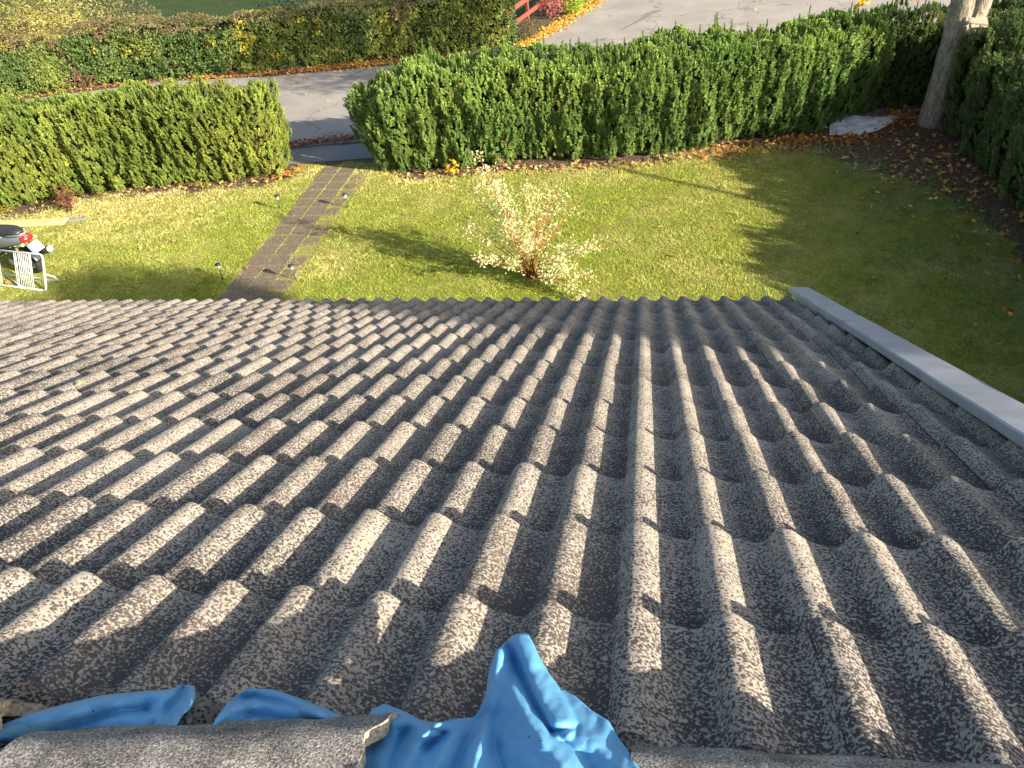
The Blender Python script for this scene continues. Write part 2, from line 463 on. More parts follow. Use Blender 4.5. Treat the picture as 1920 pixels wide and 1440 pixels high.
def tiles(side=1):
    rng = np.random.default_rng(5 if side == 1 else 6)
    V = []; F4 = []; C = []; n = 0
    ns = 20
    c0, c1 = -44, 4
    for r in range(-1, 14):
        for c in range(c0, c1):
            t0 = 2*c - .17; t1 = 2*c + 1.83 + .06
            if 2*c + 1.83 > 7.3: t1 = 7.24
            ts = np.concatenate([np.linspace(t0, t1, 2*ns + 1)])
            k = len(ts)
            yd = GA * r + rng.normal(0, .0018)          # lower edge
            yu = GA * (r - 1) - .03                     # tucked under the tile above
            if r == -1: yu = YR + .02
            step = .0265
            tint = float(np.clip(rng.normal(.5, .3), 0, 1)); fr = 1.0 if rng.random() < .3 else rng.random()*.35
            dz = rng.normal(0, .0009); tw = rng.normal(0, .0012)
            x = ts * WV + rng.normal(0, .0012)
            h = prof(ts)
            edge = np.zeros(k); edge[:4] = (.0042, .0042, .0034, .0014) 
            ys = [yu, yu + .045, yu + .12, (yu+yd)/2, yd - .02, yd - .005, yd]
            for j, y in enumerate(ys):
                fr_ = (y - GA*(r-1)) / GA
                base = -step * (1 - fr_) + dz + tw * np.linspace(-1, 1, k) + edge
                nn = h + base
                if j == len(ys)-1: nn = nn - .0022
                V.append(rw(x, y if side == 1 else y, nn)); 
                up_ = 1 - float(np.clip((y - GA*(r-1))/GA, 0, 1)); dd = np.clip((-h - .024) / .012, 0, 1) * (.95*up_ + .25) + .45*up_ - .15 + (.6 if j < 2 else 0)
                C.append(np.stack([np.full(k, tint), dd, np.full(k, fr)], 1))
            # lower end face and underside
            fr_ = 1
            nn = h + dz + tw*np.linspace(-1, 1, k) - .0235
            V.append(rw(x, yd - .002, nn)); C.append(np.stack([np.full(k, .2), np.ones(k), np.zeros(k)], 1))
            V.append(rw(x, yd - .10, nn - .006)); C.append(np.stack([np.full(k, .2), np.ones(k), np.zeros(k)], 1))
            nr = len(ys) + 2
            idx = n + np.arange(nr * k).reshape(nr, k)
            q = np.stack([idx[:-1, :-1], idx[1:, :-1], idx[1:, 1:], idx[:-1, 1:]], -1).reshape(-1, 4)
            F4.append(q); n += nr * k
            # right-hand end of the last tile and left side lip
            for ci in ((0, k-1) if True else ()):
                sl = V[-nr:]; 
                top = np.array([sl[j][ci] for j in range(len(ys))]); bot = top - np.array([0, SA, CA]) * (.007 if ci == 0 else (.03 if t1 < 7.3 and t1 > 7.2 else .007))
                V.append(np.concatenate([top, bot])); m_ = len(ys)
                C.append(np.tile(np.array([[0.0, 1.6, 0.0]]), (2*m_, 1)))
                a = n + np.arange(m_); b = a + m_
                qq = np.stack([a[:-1], a[1:], b[1:], b[:-1]], -1)
                if ci: qq = qq[:, ::-1]
                F4.append(qq); n += 2*m_
    V = np.concatenate([v.reshape(-1, 3) for v in V]); C = np.concatenate(C); F = np.concatenate(F4)
    # the lip arrays were added after each sheet: order is kept because n counts them
    if side != 1:
        # mirror over the ridge plane
        yr = rw(0, YR, 0)[1]
        V[:, 1] = 2*yr - V[:, 1]; F = F[:, ::-1]
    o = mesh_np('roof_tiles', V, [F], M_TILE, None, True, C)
    md = o.modifiers.new('split', 'EDGE_SPLIT'); md.split_angle = rad(48)
    return hpart(o)
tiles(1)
# back slope, plain waves (never in the photo's frame)
def back_slope():
    ts = np.arange(-88, 7.25, .0625*1.0); ys = np.array([-.47, 1.2, 3.0, YE])
    V = np.concatenate([rw(ts*WV, y, prof(ts) - .01) for y in ys]); k = len(ts)
    yr = rw(0, YR, 0)[1]; V[:, 1] = 2*yr - V[:, 1]
    idx = np.arange(len(ys)*k).reshape(len(ys), k)
    q = np.stack([idx[:-1, :-1], idx[:-1, 1:], idx[1:, 1:], idx[1:, :-1]], -1).reshape(-1, 4)
    C = np.tile(np.array([[.5, .2, .2]]), (len(V), 1))
    hpart(mesh_np('back_roof', V, [q], M_TILE, None, True, C))
back_slope()
# felt deck under the tiles, walls, fascia
yr_w = float(rw(0, YR, 0)[1])
def quad_solid(mb, pts, th):
    P = np.array(pts, float); nrm = np.cross(P[1]-P[0], P[3]-P[0]); nrm /= np.linalg.norm(nrm)
    mb.add(np.concatenate([P, P - nrm*th]), [(0, 1, 2, 3), (7, 6, 5, 4), (0, 4, 5, 1), (1, 5, 6, 2), (2, 6, 7, 3), (3, 7, 4, 0)])
dk = MB()
quad_solid(dk, [rw(-13.2, YR, -.16), rw(-13.2, YE-.06, -.16), rw(1.2, YE-.06, -.16), rw(1.2, YR, -.16)], .03)
hpart(dk.build('roof_deck', M_BLACK))
wl = MB()
xl, xr, yf, yb = -12.9, 1.0, -.38, 2*yr_w + .38
zr = float(rw(0, YR, 0)[2])
P = [(xl, yf, -.2), (xr, yf, -.2), (xr, yb, -.2), (xl, yb, -.2), (xl, yf, 2.78), (xr, yf, 2.78), (xr, yb, 2.78), (xl, yb, 2.78), (xr, yr_w, zr-.22), (xl, yr_w, zr-.22)]
wl.add(P, [(0, 1, 5, 4), (2, 3, 7, 6), (1, 2, 6, 8, 5), (3, 0, 4, 9, 7)])
hpart(wl.build('wall', M_WALL))
fa = MB(); fa.box((( -13.2+1.2)/2, .02-.06, 2.62), (14.4, .025, .17)); hpart(fa.build('fascia_board', M_WOODW))
# gable barge board under the metal
bb = MB()
quad_solid(bb, [rw(1.115, YR, .0), rw(1.115, YE+.12, .0), rw(1.115, YE+.12, -.2), rw(1.115, YR, -.2)], .025)
hpart(bb.build('barge_board', M_WOODW))
# verge flashing: flat top, inner lip, outer drop
def flashing():
    V = []; ys = np.linspace(YR - .02, YE + .17, 40)
    for i, y in enumerate(ys):
        w = .0012*math.sin(y*3.1) + .0008*math.sin(y*11)
        xi = 1.017 + (y - .95) * .0205; xo = xi + .142
        for (x, n_) in ((xi+.004, .002), (xi, .006), (xi, .036+w), (xi+.006, .041+w), (xo-.008, .0405+w), (xo, .040), (xo+.001, .036), (xo+.002, -.12)):
            V.append(rw(x + w*.6, y, n_))
    k = 8; idx = np.arange(len(ys)*k).reshape(len(ys), k)
    q = np.stack([idx[:-1, :-1], idx[1:, :-1], idx[1:, 1:], idx[:-1, 1:]], -1).reshape(-1, 4)
    e = np.array([[idx[-1, 0], idx[-1, 1], idx[-1, 2], idx[-1, 3], idx[-1, 4], idx[-1, 5], idx[-1, 6], idx[-1, 7]]])
    o = hpart(mesh_np('verge_flashing', np.array(V), [q[:, ::-1], e], M_ZINC))
    # lapped joint of two lengths
    j = MB(); y = 3.05
    xi = 1.017 + (y-.95)*.0205
    quad_solid(j, [rw(xi-.0015, y, .0425), rw(xi-.0015, y+.05, .0425), rw(xi+.14, y+.05, .0385), rw(xi+.14, y, .0385)], .004)
    jo = j.build('flashing_joint', M_ZINC, None); jo.parent = o
    return o
flashing()

# ------------------------------------------------------------------ ridge tiles and blue plastic
def ridge_tile(name, label, x0, x1, yc, R, nup, broken=None, seed=1, sq=1.0, mats=None, tilt=0.0, group=None, a0=-78, a1=72):
    """half-round concrete ridge tile lying along x; broken = function of angle fraction giving x offset of the ends"""
    rng = random.Random(seed)
    ka = 26; kx = max(6, int((x1-x0)/.02))
    an = np.radians(np.linspace(a0, a1, ka))
    th = .019
    def ring(x, dr, s):
        out = []
        for i, a in enumerate(an):
            w = .0016*math.sin(9*a + x*40 + seed) + rng.uniform(-.0007, .0007)
            xx = x
            if broken: xx = x + broken(i/(ka-1.0), s)
            r = R - dr + w
            y = yc + math.sin(a)*r + tilt*(x-x0); n_ = nup - R + math.cos(a)*r*sq
            out.append(rw(xx, y, n_))
        return out
    V = []; rows = []
    xs = np.linspace(x0, x1, kx)
    for i, x in enumerate(xs):
        s = i/(kx-1.0)
        V += ring(x, 0, s)
    for i, x in enumerate(xs):
        s = i/(kx-1.0)
        V += ring(x, th, s)
    top = np.arange(kx*ka).reshape(kx, ka); bot = top + kx*ka
    q = lambda I: np.stack([I[:-1, :-1], I[1:, :-1], I[1:, 1:], I[:-1, 1:]], -1).reshape(-1, 4)
    Ft = q(top)[:, ::-1]; Fb = q(bot)
    S = []
    for I, J, rev in ((top[0], bot[0], 0), (top[-1], bot[-1], 1), (top[:, 0], bot[:, 0], 1), (top[:, -1], bot[:, -1], 0)):
        f = np.stack([I[:-1], I[1:], J[1:], J[:-1]], -1); S.append(f[:, ::-1] if rev else f)
    F = np.concatenate([Ft, Fb] + S)
    mi = np.concatenate([np.zeros(len(Ft)), np.ones(len(Fb))*1, np.ones(sum(len(s) for s in S))])
    o = mesh_np(name, np.array(V), [F], [M_RIDGE, M_BROKEN], None, True, None, mi)
    md = o.modifiers.new('split', 'EDGE_SPLIT'); md.split_angle = rad(40)
    return tag(o, label, 'ridge tile', group)

from mathutils.geometry import delaunay_2d_cdt
def in_poly(P, poly):
    P = np.asarray(P, float); poly = np.asarray(poly, float); inside = np.zeros(len(P), bool)
    j = len(poly) - 1
    for i in range(len(poly)):
        xi, yi = poly[i]; xj, yj = poly[j]
        c = ((yi > P[:, 1]) != (yj > P[:, 1])) & (P[:, 0] < (xj-xi)*(P[:, 1]-yi)/((yj-yi) + 1e-12) + xi)
        inside ^= c; j = i
    return inside
def seg_dist(P, line):
    """distance and signed side of the nearest segment, plus running fraction"""
    P = np.asarray(P, float); best = np.full(len(P), 1e9); sg = np.zeros(len(P)); fr = np.zeros(len(P))
    line = np.asarray(line, float); m_ = len(line) - 1
    for i in range(m_):
        a, b = line[i], line[i+1]; d = b - a; L2 = d @ d
        t = np.clip(((P - a) @ d) / L2, 0, 1); q = a + t[:, None]*d; w = P - q
        dist = np.hypot(w[:, 0], w[:, 1]); side = np.sign(d[0]*w[:, 1] - d[1]*w[:, 0])
        u = dist < best; best[u] = dist[u]; sg[u] = side[u]; fr[u] = ((i + t)/m_)[u]
    return best, sg, fr
def facets(P, cell, amp, seed):
    """piecewise flat height noise with sharp creases between the facets"""
    rng = np.random.default_rng(seed); lo = P.min(0) - cell*2; hi = P.max(0) + cell*2
    A = np.array([[1.0, .25], [-.15, .55]])                 # facets run longer down the slope
    Q = P @ A.T; lo = Q.min(0) - cell*1.5; hi = Q.max(0) + cell*1.5
    gx, gy = np.meshgrid(np.arange(lo[0], hi[0], cell), np.arange(lo[1], hi[1], cell))
    G = np.stack([gx.ravel(), gy.ravel()], 1) + rng.uniform(-.42, .42, (gx.size, 2))*cell
    hv = rng.uniform(-1, 1, len(G))*amp
    vs, _, fs, oi, _a, _b = delaunay_2d_cdt([Vector(g_) for g_ in G], [], [], 0, 1e-5)
    out = np.zeros(len(P))
    for f in fs:
        i0, i1, i2 = [oi[k][0] for k in f]; a, b, c = G[i0], G[i1], G[i2]
        T = np.array([b-a, c-a]).T; w = (Q - a) @ np.linalg.inv(T).T
        m_ = (w[:, 0] >= -1e-6) & (w[:, 1] >= -1e-6) & (w.sum(1) <= 1+1e-6)
        out[m_] = hv[i0]*(1-w[m_].sum(1)) + hv[i1]*w[m_, 0] + hv[i2]*w[m_, 1]
    return out
def drape(name, label, outline, base, folds, step=9.0, seed=0, amp=.0012):
    """folded plastic film: every vertex gets its own height over the roof"""
    ol = np.array(outline, float); B = []
    for i in range(len(ol)):
        a, b = ol[i], ol[(i+1) % len(ol)]; k = max(1, int(np.linalg.norm(b-a)/step))
        for j in range(k): B.append(a + (b-a)*j/k)
    B = np.array(B)
    lo, hi = B.min(0), B.max(0)
    gx, gy = np.meshgrid(np.arange(lo[0], hi[0], step), np.arange(lo[1], hi[1], step*.87))
    gx = gx + (np.arange(gx.shape[0]) % 2)[:, None]*step/2
    G = np.stack([gx.ravel(), gy.ravel()], 1); G = G[in_poly(G, ol)]
    d, _, _ = seg_dist(G, np.vstack([ol, ol[:1]])); G = G[d > step*.55]
    # extra points along the folds keep the creases crisp
    P = np.concatenate([B, G])
    vs, _, fs, *_r = delaunay_2d_cdt([Vector(p) for p in P], [(i, (i+1) % len(B)) for i in range(len(B))], [], 1, 1e-4)
    P = np.array([(v.x, v.y) for v in vs])
    H = np.array([base(u, v) for u, v in P], float)
    for line, h, w, kind in folds:
        dd, sg, fr = seg_dist(P, line)
        if kind == 'ridge': H += h * np.exp(-(dd/w)**1.25)
        elif kind == 'round': H += h * np.sqrt(np.clip(1-(dd/w)**2, 0, 1))
        elif kind == 'step':
            fade = np.clip(1 - dd/(w*9), 0, 1) * np.clip(np.minimum(fr, 1-fr)*8, 0.0, 1)
            H += h * np.where(sg > 0, 1, 0) * fade * np.clip(dd/w, 0, 1)
    H += facets(P, 50.0, .0075, seed+7) + facets(P, 20.0, .0018, seed+8)
    H += amp * (vnoise(np.c_[P*.03, P[:, 0]*0], 1.0, seed) - .5)*4 + amp*(vnoise(np.c_[P*.09, P[:, 0]*0], 1.0, seed+1)-.5)*2
    tri = np.array([list(f) for f in fs if len(f) == 3])
    E = np.concatenate([tri[:, [0, 1]], tri[:, [1, 2]], tri[:, [2, 0]]]); E = np.concatenate([E, E[:, ::-1]])
    for _ in range(1):
        acc = np.zeros(len(P)); cnt = np.zeros(len(P)); np.add.at(acc, E[:, 0], H[E[:, 1]]); np.add.at(cnt, E[:, 0], 1)
        H = .5*H + .5*acc/np.maximum(cnt, 1)
    V = np.array([rw(*roofpt(u, v, h)) for (u, v), h in zip(P, H)])
    o = mesh_np(name, V, [tri], M_TARP, None, True)
    md = o.modifiers.new('thickness', 'SOLIDIFY'); md.thickness = .0012; md.offset = -1
    return tag(o, label, 'tarp', 'blue plastic film under the ridge tiles')

# the main sheet: a pointed flap lying down the slope
drape('blue_tarp', 'largest blue plastic tarp with a tall pointed corner, between the two long ridge tiles',
      [(700, 1330), (722, 1321), (755, 1334), (790, 1352), (818, 1356), (852, 1350), (888, 1346), (900, 1332), (912, 1300), (917, 1260), (930, 1222), (945, 1206), (953, 1200), (962, 1192), (978, 1188), (990, 1190), (999, 1206),
       (1012, 1235), (1028, 1262), (1048, 1290), (1078, 1306), (1110, 1334), (1140, 1352), (1160, 1385), (1180, 1412), (1200, 1446), (1190, 1500), (950, 1530), (760, 1520), (640, 1500), (650, 1440), (672, 1365)],
      lambda u, v: .012 + .055*max(0, min(1, (v-1200)/330.0))*max(.35, min(1, (u-640)/160.0)) + .018*math.exp(-((u-985-(v-1190)*.12)/70.0)**2) + .012*max(0, 1-abs(v-1205)/60.0),
      [([(953, 1203), (975, 1262), (1004, 1325), (1035, 1372)], -.020, 7, 'ridge'),
       ([(975, 1196), (1003, 1256), (1030, 1310), (1055, 1362)], .016, 26, 'round'),
       ([(935, 1225), (925, 1290), (912, 1350), (896, 1400), (880, 1460)], .022, 20, 'ridge'),
       ([(958, 1290), (1000, 1370), (1040, 1420), (1075, 1470)], .016, 26, 'ridge'),
       ([(905, 1345), (870, 1400), (850, 1460)], -.022, 14, 'ridge'),
       ([(930, 1345), (925, 1400), (945, 1450)], -.016, 22, 'ridge'),
       ([(1035, 1372), (1075, 1366)], -.014, 7, 'ridge'),
       ([(1050, 1385), (1100, 1430), (1130, 1480)], -.012, 16, 'ridge'),
       ([(1075, 1372), (1125, 1400), (1160, 1450)], .010, 18, 'ridge'),
       ([(708, 1352), (780, 1358), (820, 1368)], .014, 12, 'ridge'),
       ([(820, 1358), (790, 1385), (760, 1440)], .020, 12, 'ridge'),
       ([(800, 1362), (830, 1375), (800, 1400)], -.024, 11, 'ridge'),
       ([(760, 1372), (742, 1420), (735, 1470)], -.014, 12, 'ridge'),
       ([(845, 1385), (820, 1430), (815, 1480)], .012, 14, 'ridge'),
       ([(925, 1282), (955, 1278)], -.004, 5, 'ridge')], step=4.5, seed=3)
drape('blue_tarp', 'small crumpled blue plastic tarp poking out above the middle of the broken ridge tile',
      [(396, 1362), (402, 1352), (425, 1320), (450, 1300), (465, 1292), (510, 1294), (540, 1303), (580, 1318), (615, 1332), (645, 1346), (620, 1400), (400, 1410)],
      lambda u, v: .008 + .02*max(0, (v-1292)/70.0),
      [([(398, 1358), (430, 1330), (480, 1318), (550, 1328), (610, 1345)], .020, 10, 'ridge'),
       ([(465, 1294), (520, 1303), (600, 1335)], .012, 9, 'ridge'),
       ([(430, 1315), (478, 1307), (492, 1314), (560, 1330)], -.018, 8, 'ridge'),
       ([(420, 1362), (470, 1340), (520, 1350), (600, 1360)], -.014, 8, 'ridge')], step=5.0, seed=8)
drape('blue_tarp', 'long blue plastic tarp rolled at its upper edge, at the left end of the ridge',
      [(-60, 1385), (0, 1362), (60, 1338), (120, 1322), (190, 1305), (260, 1298), (318, 1294), (338, 1285), (352, 1284), (365, 1288), (367, 1308), (356, 1330), (342, 1342), (325, 1372), (300, 1395), (200, 1420), (60, 1470), (-60, 1470)],
      lambda u, v: .010 + .030*max(0, min(1, (v-1290-(330-u)*.18)/90.0)) - .045*max(0, (v-1350)/60.0),
      [([(-40, 1383), (60, 1350), (170, 1322), (260, 1308), (325, 1300)], .016, 15, 'ridge'),
       ([(-40, 1400), (60, 1382), (160, 1352), (230, 1333), (275, 1329)], -.020, 7, 'ridge'),
       ([(345, 1290), (325, 1318), (312, 1332)], -.024, 9, 'ridge'),
       ([(355, 1290), (358, 1320), (335, 1345), (305, 1385)], .022, 12, 'ridge'),
       ([(300, 1345), (335, 1325)], .010, 8, 'ridge'),
       ([(270, 1380), (300, 1345), (330, 1335)], -.012, 7, 'ridge'),
       ([(180, 1400), (240, 1375), (290, 1362)], .008, 14, 'ridge'),
       ([(0, 1400), (80, 1400), (130, 1390)], -.022, 12, 'ridge')], step=6.0, seed=12)

# ridge tiles
def jag_r(f, s): return s**24*(.006*math.sin(f*9) + .005*math.sin(f*31+1) - .030*(1-f)) - (1-s)**14*(.03*(1-f))
ridge_tile('ridge_tile', 'broken grey ridge tile with a rough snapped end, left of the pointed blue tarp', -.70, -.278, -.537, .120, .060, jag_r, 2, tilt=.21)
ridge_tile('ridge_tile', 'grey ridge tile with a rounded end, right of the pointed blue tarp', .006, .425, -.462, .118, .057, lambda f, s: s**10*(-.02*abs(2*f-1)**3), 4, tilt=.055)
ridge_tile('ridge_tile', 'short sunlit ridge tile fragment at the far left end of the ridge', -1.16, -.80, -.475, .12, .042, lambda f, s: s**20*(.02*math.sin(f*14)+.01*math.sin(f*37)-.02), 6, tilt=.02)
def ridge_hidden():
    pass

# ------------------------------------------------------------------ foliage machinery
def proto_shoot(seed, n=30, L=.085, nl=.032, w=.011):
    r = np.random.default_rng(seed); V = []; F = []
    for i in range(n):
        z = L*(i+.5)/n; a = i*2.4 + r.uniform(-.4, .4); el = rad(r.uniform(5, 50)) + (z/L)*.6
        d = np.array([math.cos(a)*math.cos(el), math.sin(a)*math.cos(el), math.sin(el)]); s = np.array([-math.sin(a), math.cos(a), 0])
        l = nl*r.uniform(.75, 1.2)*(1.05 - .35*z/L); b = np.array([0, 0, z])
        V += [b - s*w*.5, b + s*w*.5, b + d*l + s*w*.4, b + d*l - s*w*.4]; F.append([4*i, 4*i+1, 4*i+2, 4*i+3])
    return np.array(V), np.array(F)
def proto_leaf(seed, L=.05, w=.035, n=1):
    r = np.random.default_rng(seed); V = []; F = []
    for i in range(n):
        a = r.uniform(0, 2*PI); el = r.uniform(-.3, .8); o = r.normal(0, .012*(n > 1), 3)
        d = np.array([math.cos(a)*math.cos(el), math.sin(a)*math.cos(el), math.sin(el)])
        s = np.array([-math.sin(a), math.cos(a), r.uniform(-.4, .4)]); s /= np.linalg.norm(s)
        up = np.cross(d, s)*.12*L
        k = len(V)
        V += [o, o + d*L*.45 + s*w*.5 + up, o + d*L, o + d*L*.45 - s*w*.5 + up]; F.append([k, k+1, k+2, k+3])
    return np.array(V), np.array(F)
def proto_maple(seed, R=.05):
    r = np.random.default_rng(seed); ang = []; rr = []
    for k in range(5):
        a = rad(90 + (k-2)*58)
        for da, q in ((-19, .55), (0, 1.0 if k in (1, 2, 3) else .75), (19, .55)): ang.append(a + rad(da)); rr.append(q*R*r.uniform(.9, 1.1))
    o = sorted(zip(ang, rr)); V = [(0, 0, .006)]
    for a, q in o: V.append((q*math.cos(a), q*math.sin(a), r.uniform(-.15, .45)*R*.6))
    V.append((0, -.12*R, 0))
    m_ = len(V)
    F = [[0, i, i+1] for i in range(1, m_-1)] + [[0, m_-1, 1]]
    return np.array(V), np.array(F)
def scatter(protos, pos, dirs, scale, tint, rng, spin=True):
    """copies of the prototypes with z along dirs; returns V, F, C"""
    n = len(pos); which = rng.integers(0, len(protos), n); Vs = []; Fs = []; Cs = []; off = 0
    d = dirs/np.linalg.norm(dirs, axis=1, keepdims=True)
    a = np.where(np.abs(d[:, 2:3]) < .95, np.array([[0, 0, 1.0]]), np.array([[1.0, 0, 0]]))
    x = np.cross(a, d); x /= np.linalg.norm(x, axis=1, keepdims=True); y = np.cross(d, x)
    if spin:
        t = rng.uniform(0, 2*PI, n)[:, None]; x, y = x*np.cos(t)+y*np.sin(t), -x*np.sin(t)+y*np.cos(t)
    for k, (PV, PF) in enumerate(protos):
        s = which == k; m_ = s.sum()
        if not m_: continue
        sc = scale[s][:, None, None]
        V = pos[s][:, None, :] + sc*(PV[None, :, 0:1]*x[s][:, None, :] + PV[None, :, 1:2]*y[s][:, None, :] + PV[None, :, 2:3]*d[s][:, None, :])
        Vs.append(V.reshape(-1, 3)); Fs.append((PF[None] + (off + np.arange(m_)*len(PV))[:, None, None]).reshape(-1, PF.shape[1])); off += m_*len(PV)
        Cs.append(np.repeat(tint[s], len(PV), axis=0))
    return np.concatenate(Vs), np.concatenate(Fs), np.concatenate(Cs)
SH = [proto_shoot(i) for i in range(7)]
LF = [proto_leaf(i+20, .055, .04, 3) for i in range(8)]
LF1 = [proto_leaf(i+40, .05, .026, 1) for i in range(6)]
MP = [proto_maple(i) for i in range(6)]

def hedge_points(poly, hfn, dens, rng, bulge, clump, zmin=.03):
    """sample points and normals on the sides and top of a hedge with the given plan (counter-clockwise)"""
    P, Nn = outline_pts(poly, .1); m_ = len(P); per = m_*.1
    hm = float(np.mean([hfn(x, y) for x, y in P])); ns = int(per*hm*dens)
    i = rng.integers(0, m_, ns); f = rng.random(ns)[:, None]; j = (i+1) % m_
    p = P[i]*(1-f) + P[j]*f; nr = Nn[i]
    h = np.array([hfn(x, y) for x, y in p]); z = zmin + rng.random(ns)*(h-zmin)
    q = z/h
    ins = bulge(q)                                # how far the side is drawn in at this height
    sh = np.clip((q-.86)/.14, 0, 1)**2 * .16
    c = (vnoise(np.c_[p*clump[0], z*clump[1]], 1.0, 5) - .45)*clump[2] + (vnoise(np.c_[p*clump[0]*3, z*clump[1]*3.4], 1.0, 9) - .5)*clump[2]*.6
    off = -ins - sh + c
    pos = np.c_[p + nr*off[:, None], z]; nor = np.c_[nr, sh*2.2]
    # top
    lo, hi = P.min(0), P.max(0); nt = int((hi-lo).prod()*dens*1.15)
    T = rng.random((nt, 2))*(hi-lo) + lo; T = T[in_poly(T, poly)]
    dd, _, _ = seg_dist(T, np.vstack([np.array(poly), np.array(poly)[:1]])); keep = dd > .06; T = T[keep]; dd = dd[keep]
    h = np.array([hfn(x, y) for x, y in T])
    c = (vnoise(np.c_[T*clump[0], T[:, 0]*0], 1.0, 15) - .5)*clump[2]*1.1
    pos2 = np.c_[T, h - .10*np.exp(-dd/.12) + c]
    nor2 = np.tile([0, 0, 1.0], (len(T), 1))
    return np.vstack([pos, pos2]), np.vstack([nor, nor2])
def hedge_core(poly, hfn, inset, rng, color, bulge):
    P, Nn = outline_pts(poly, .22); m_ = len(P); V = []; C = []
    lv = [0, .25, .5, .75, .9, 1.0]
    for q in lv:
        for k in range(m_):
            h = hfn(*P[k]) - inset*.9; ins = inset + float(bulge(np.array([q]))[0]) + (.06 if q == 1.0 else 0) + rng.uniform(-.02, .02)
            V.append([*(P[k] - Nn[k]*ins), q*h])
    F = [[a*m_+k, a*m_+(k+1) % m_, (a+1)*m_+(k+1) % m_, (a+1)*m_+k] for a in range(len(lv)-1) for k in range(m_)]
    V = np.array(V); base = (len(lv)-1)*m_
    vs, _, fs, oi, _e, _f = delaunay_2d_cdt([Vector(v[:2]) for v in V[base:]], [], [list(range(m_))], 1, 1e-5)
    top = []
    for f in fs:
        top.append([base + (oi[i][0] if oi[i] else 0) for i in f])
    return V, np.array(F), np.array(top), np.tile(color, (len(V), 1))
def yew_hedge(label, poly, hfn, dens, seed, col, var=.22, bulge=lambda q: .13*np.clip(.45-q, 0, 1), group=None, tall=0, loc=None, hue=None, keep=None):
    rng = np.random.default_rng(seed)
    t = thing('yew_hedge', label, 'hedge', (*np.mean(np.array(poly), 0), 0))
    inv = Matrix.Translation([-c for c in t.location])
    pos, nor = hedge_points(poly, hfn, dens, rng, bulge, (4.6, 1.1, .34))
    if keep is not None:
        k = keep(pos); pos = pos[k]; nor = nor[k]
    n = len(pos)
    d = nor*.55 + np.array([0, 0, 1.1]) + rng.normal(0, .2, (n, 3))
    sc = rng.uniform(.75, 1.5, n)
    g = vnoise(pos, 1.3, seed)[:, None]; h = vnoise(pos, 7.0, seed+2)[:, None]
    base = np.array(col)
    tint = base*(1 + var*(g-.5)*2)*(1 + .5*(h-.5)) * rng.uniform(.7, 1.3, (n, 1))
    tint[:, 0] *= (1 + .28*(g[:, 0]-.45))
    br = rng.random(n) < .008; tint[br] = tint[br]*np.array([1.1, .62, .7])
    yl = rng.random(n) < .003; tint[yl] = tint[yl]*np.array([2.0, 1.5, .8])
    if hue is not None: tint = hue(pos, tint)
    V, F, C = scatter(SH, pos, d, sc, np.clip(tint, 0, 1), rng)
    # leading shoots standing above the clipped top
    if tall:
        Pp = pos[(pos[:, 2] > np.array([hfn(x, y) for x, y in pos[:, :2]])*.93)]
        idx = rng.choice(len(Pp), tall); Vt = [V]; Ft = [F]; Ct = [C]; off = len(V)
        for k in idx:
            b = Pp[k]; ln = rng.uniform(.12, .32); m_ = int(ln/.035)+1
            pp = b + np.outer(np.linspace(0, 1, m_), [rng.uniform(-.03, .03), rng.uniform(-.03, .03), ln])
            v, f, c = scatter(SH, pp, np.tile([0, 0, 1.0], (m_, 1)) + rng.normal(0, .1, (m_, 3)), np.linspace(1.1, .7, m_), np.tile(base*rng.uniform(.7, 1.1), (m_, 1)), rng)
            Vt.append(v); Ft.append(f + off); Ct.append(c); off += len(v)
        V = np.concatenate(Vt); F = np.concatenate(Ft); C = np.concatenate(Ct)
    o = mesh_np('foliage', V, [F], M_NEEDLE, t, False, C); o.matrix_parent_inverse = inv
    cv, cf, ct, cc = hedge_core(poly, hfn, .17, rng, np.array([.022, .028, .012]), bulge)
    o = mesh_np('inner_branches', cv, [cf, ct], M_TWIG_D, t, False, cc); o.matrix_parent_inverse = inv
    return t
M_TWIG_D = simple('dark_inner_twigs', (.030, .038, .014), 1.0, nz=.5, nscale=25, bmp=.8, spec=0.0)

def hL(x, y): return 1.66 + .07*math.sin(x*1.7) + .04*math.sin(x*4.1)
yew_hedge('clipped yellow-green yew hedge left of the paving slab path', [(-16.5, 7.2), (-13.3, 7.75), (-12, 8.3), (-10.7, 8.72), (-9.7, 8.85), (-8.4, 8.85), (-7.6, 9.1), (-7.35, 9.6), (-7.6, 10.0), (-9, 10.0), (-12, 9.7), (-16.5, 9.3)],
          hL, 430, 21, (.27, .345, .075), tall=60, bulge=lambda q: .10*np.clip(.3-q, 0, 1))
def hR(x, y): return 1.74 + .12*math.exp(-((x+3.2)/1.6)**2) - .30*math.exp(-((x+5.3)/.55)**2) + .05*math.sin(x*2.3) - .05*max(0, x-2)
def bR(q): return .42*np.clip(.55-q, 0, 1)
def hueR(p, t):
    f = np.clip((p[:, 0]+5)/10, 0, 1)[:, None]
    return t*(1 - .22*f*np.array([[1, .7, .8]]))*(1 + .28*np.clip(p[:, 2:3]/1.75, 0, 1)**2*np.array([[1.15, 1, .6]]))  # sunlight on the upper shoots painted in, with yellow-green new growth
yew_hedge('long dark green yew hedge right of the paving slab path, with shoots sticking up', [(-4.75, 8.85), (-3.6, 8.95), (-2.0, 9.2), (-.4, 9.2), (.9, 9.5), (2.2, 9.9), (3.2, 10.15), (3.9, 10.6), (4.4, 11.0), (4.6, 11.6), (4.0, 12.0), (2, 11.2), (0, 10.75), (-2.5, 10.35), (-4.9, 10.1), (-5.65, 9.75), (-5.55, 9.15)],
          hR, 460, 22, (.225, .335, .095), bulge=bR, tall=110, hue=hueR)
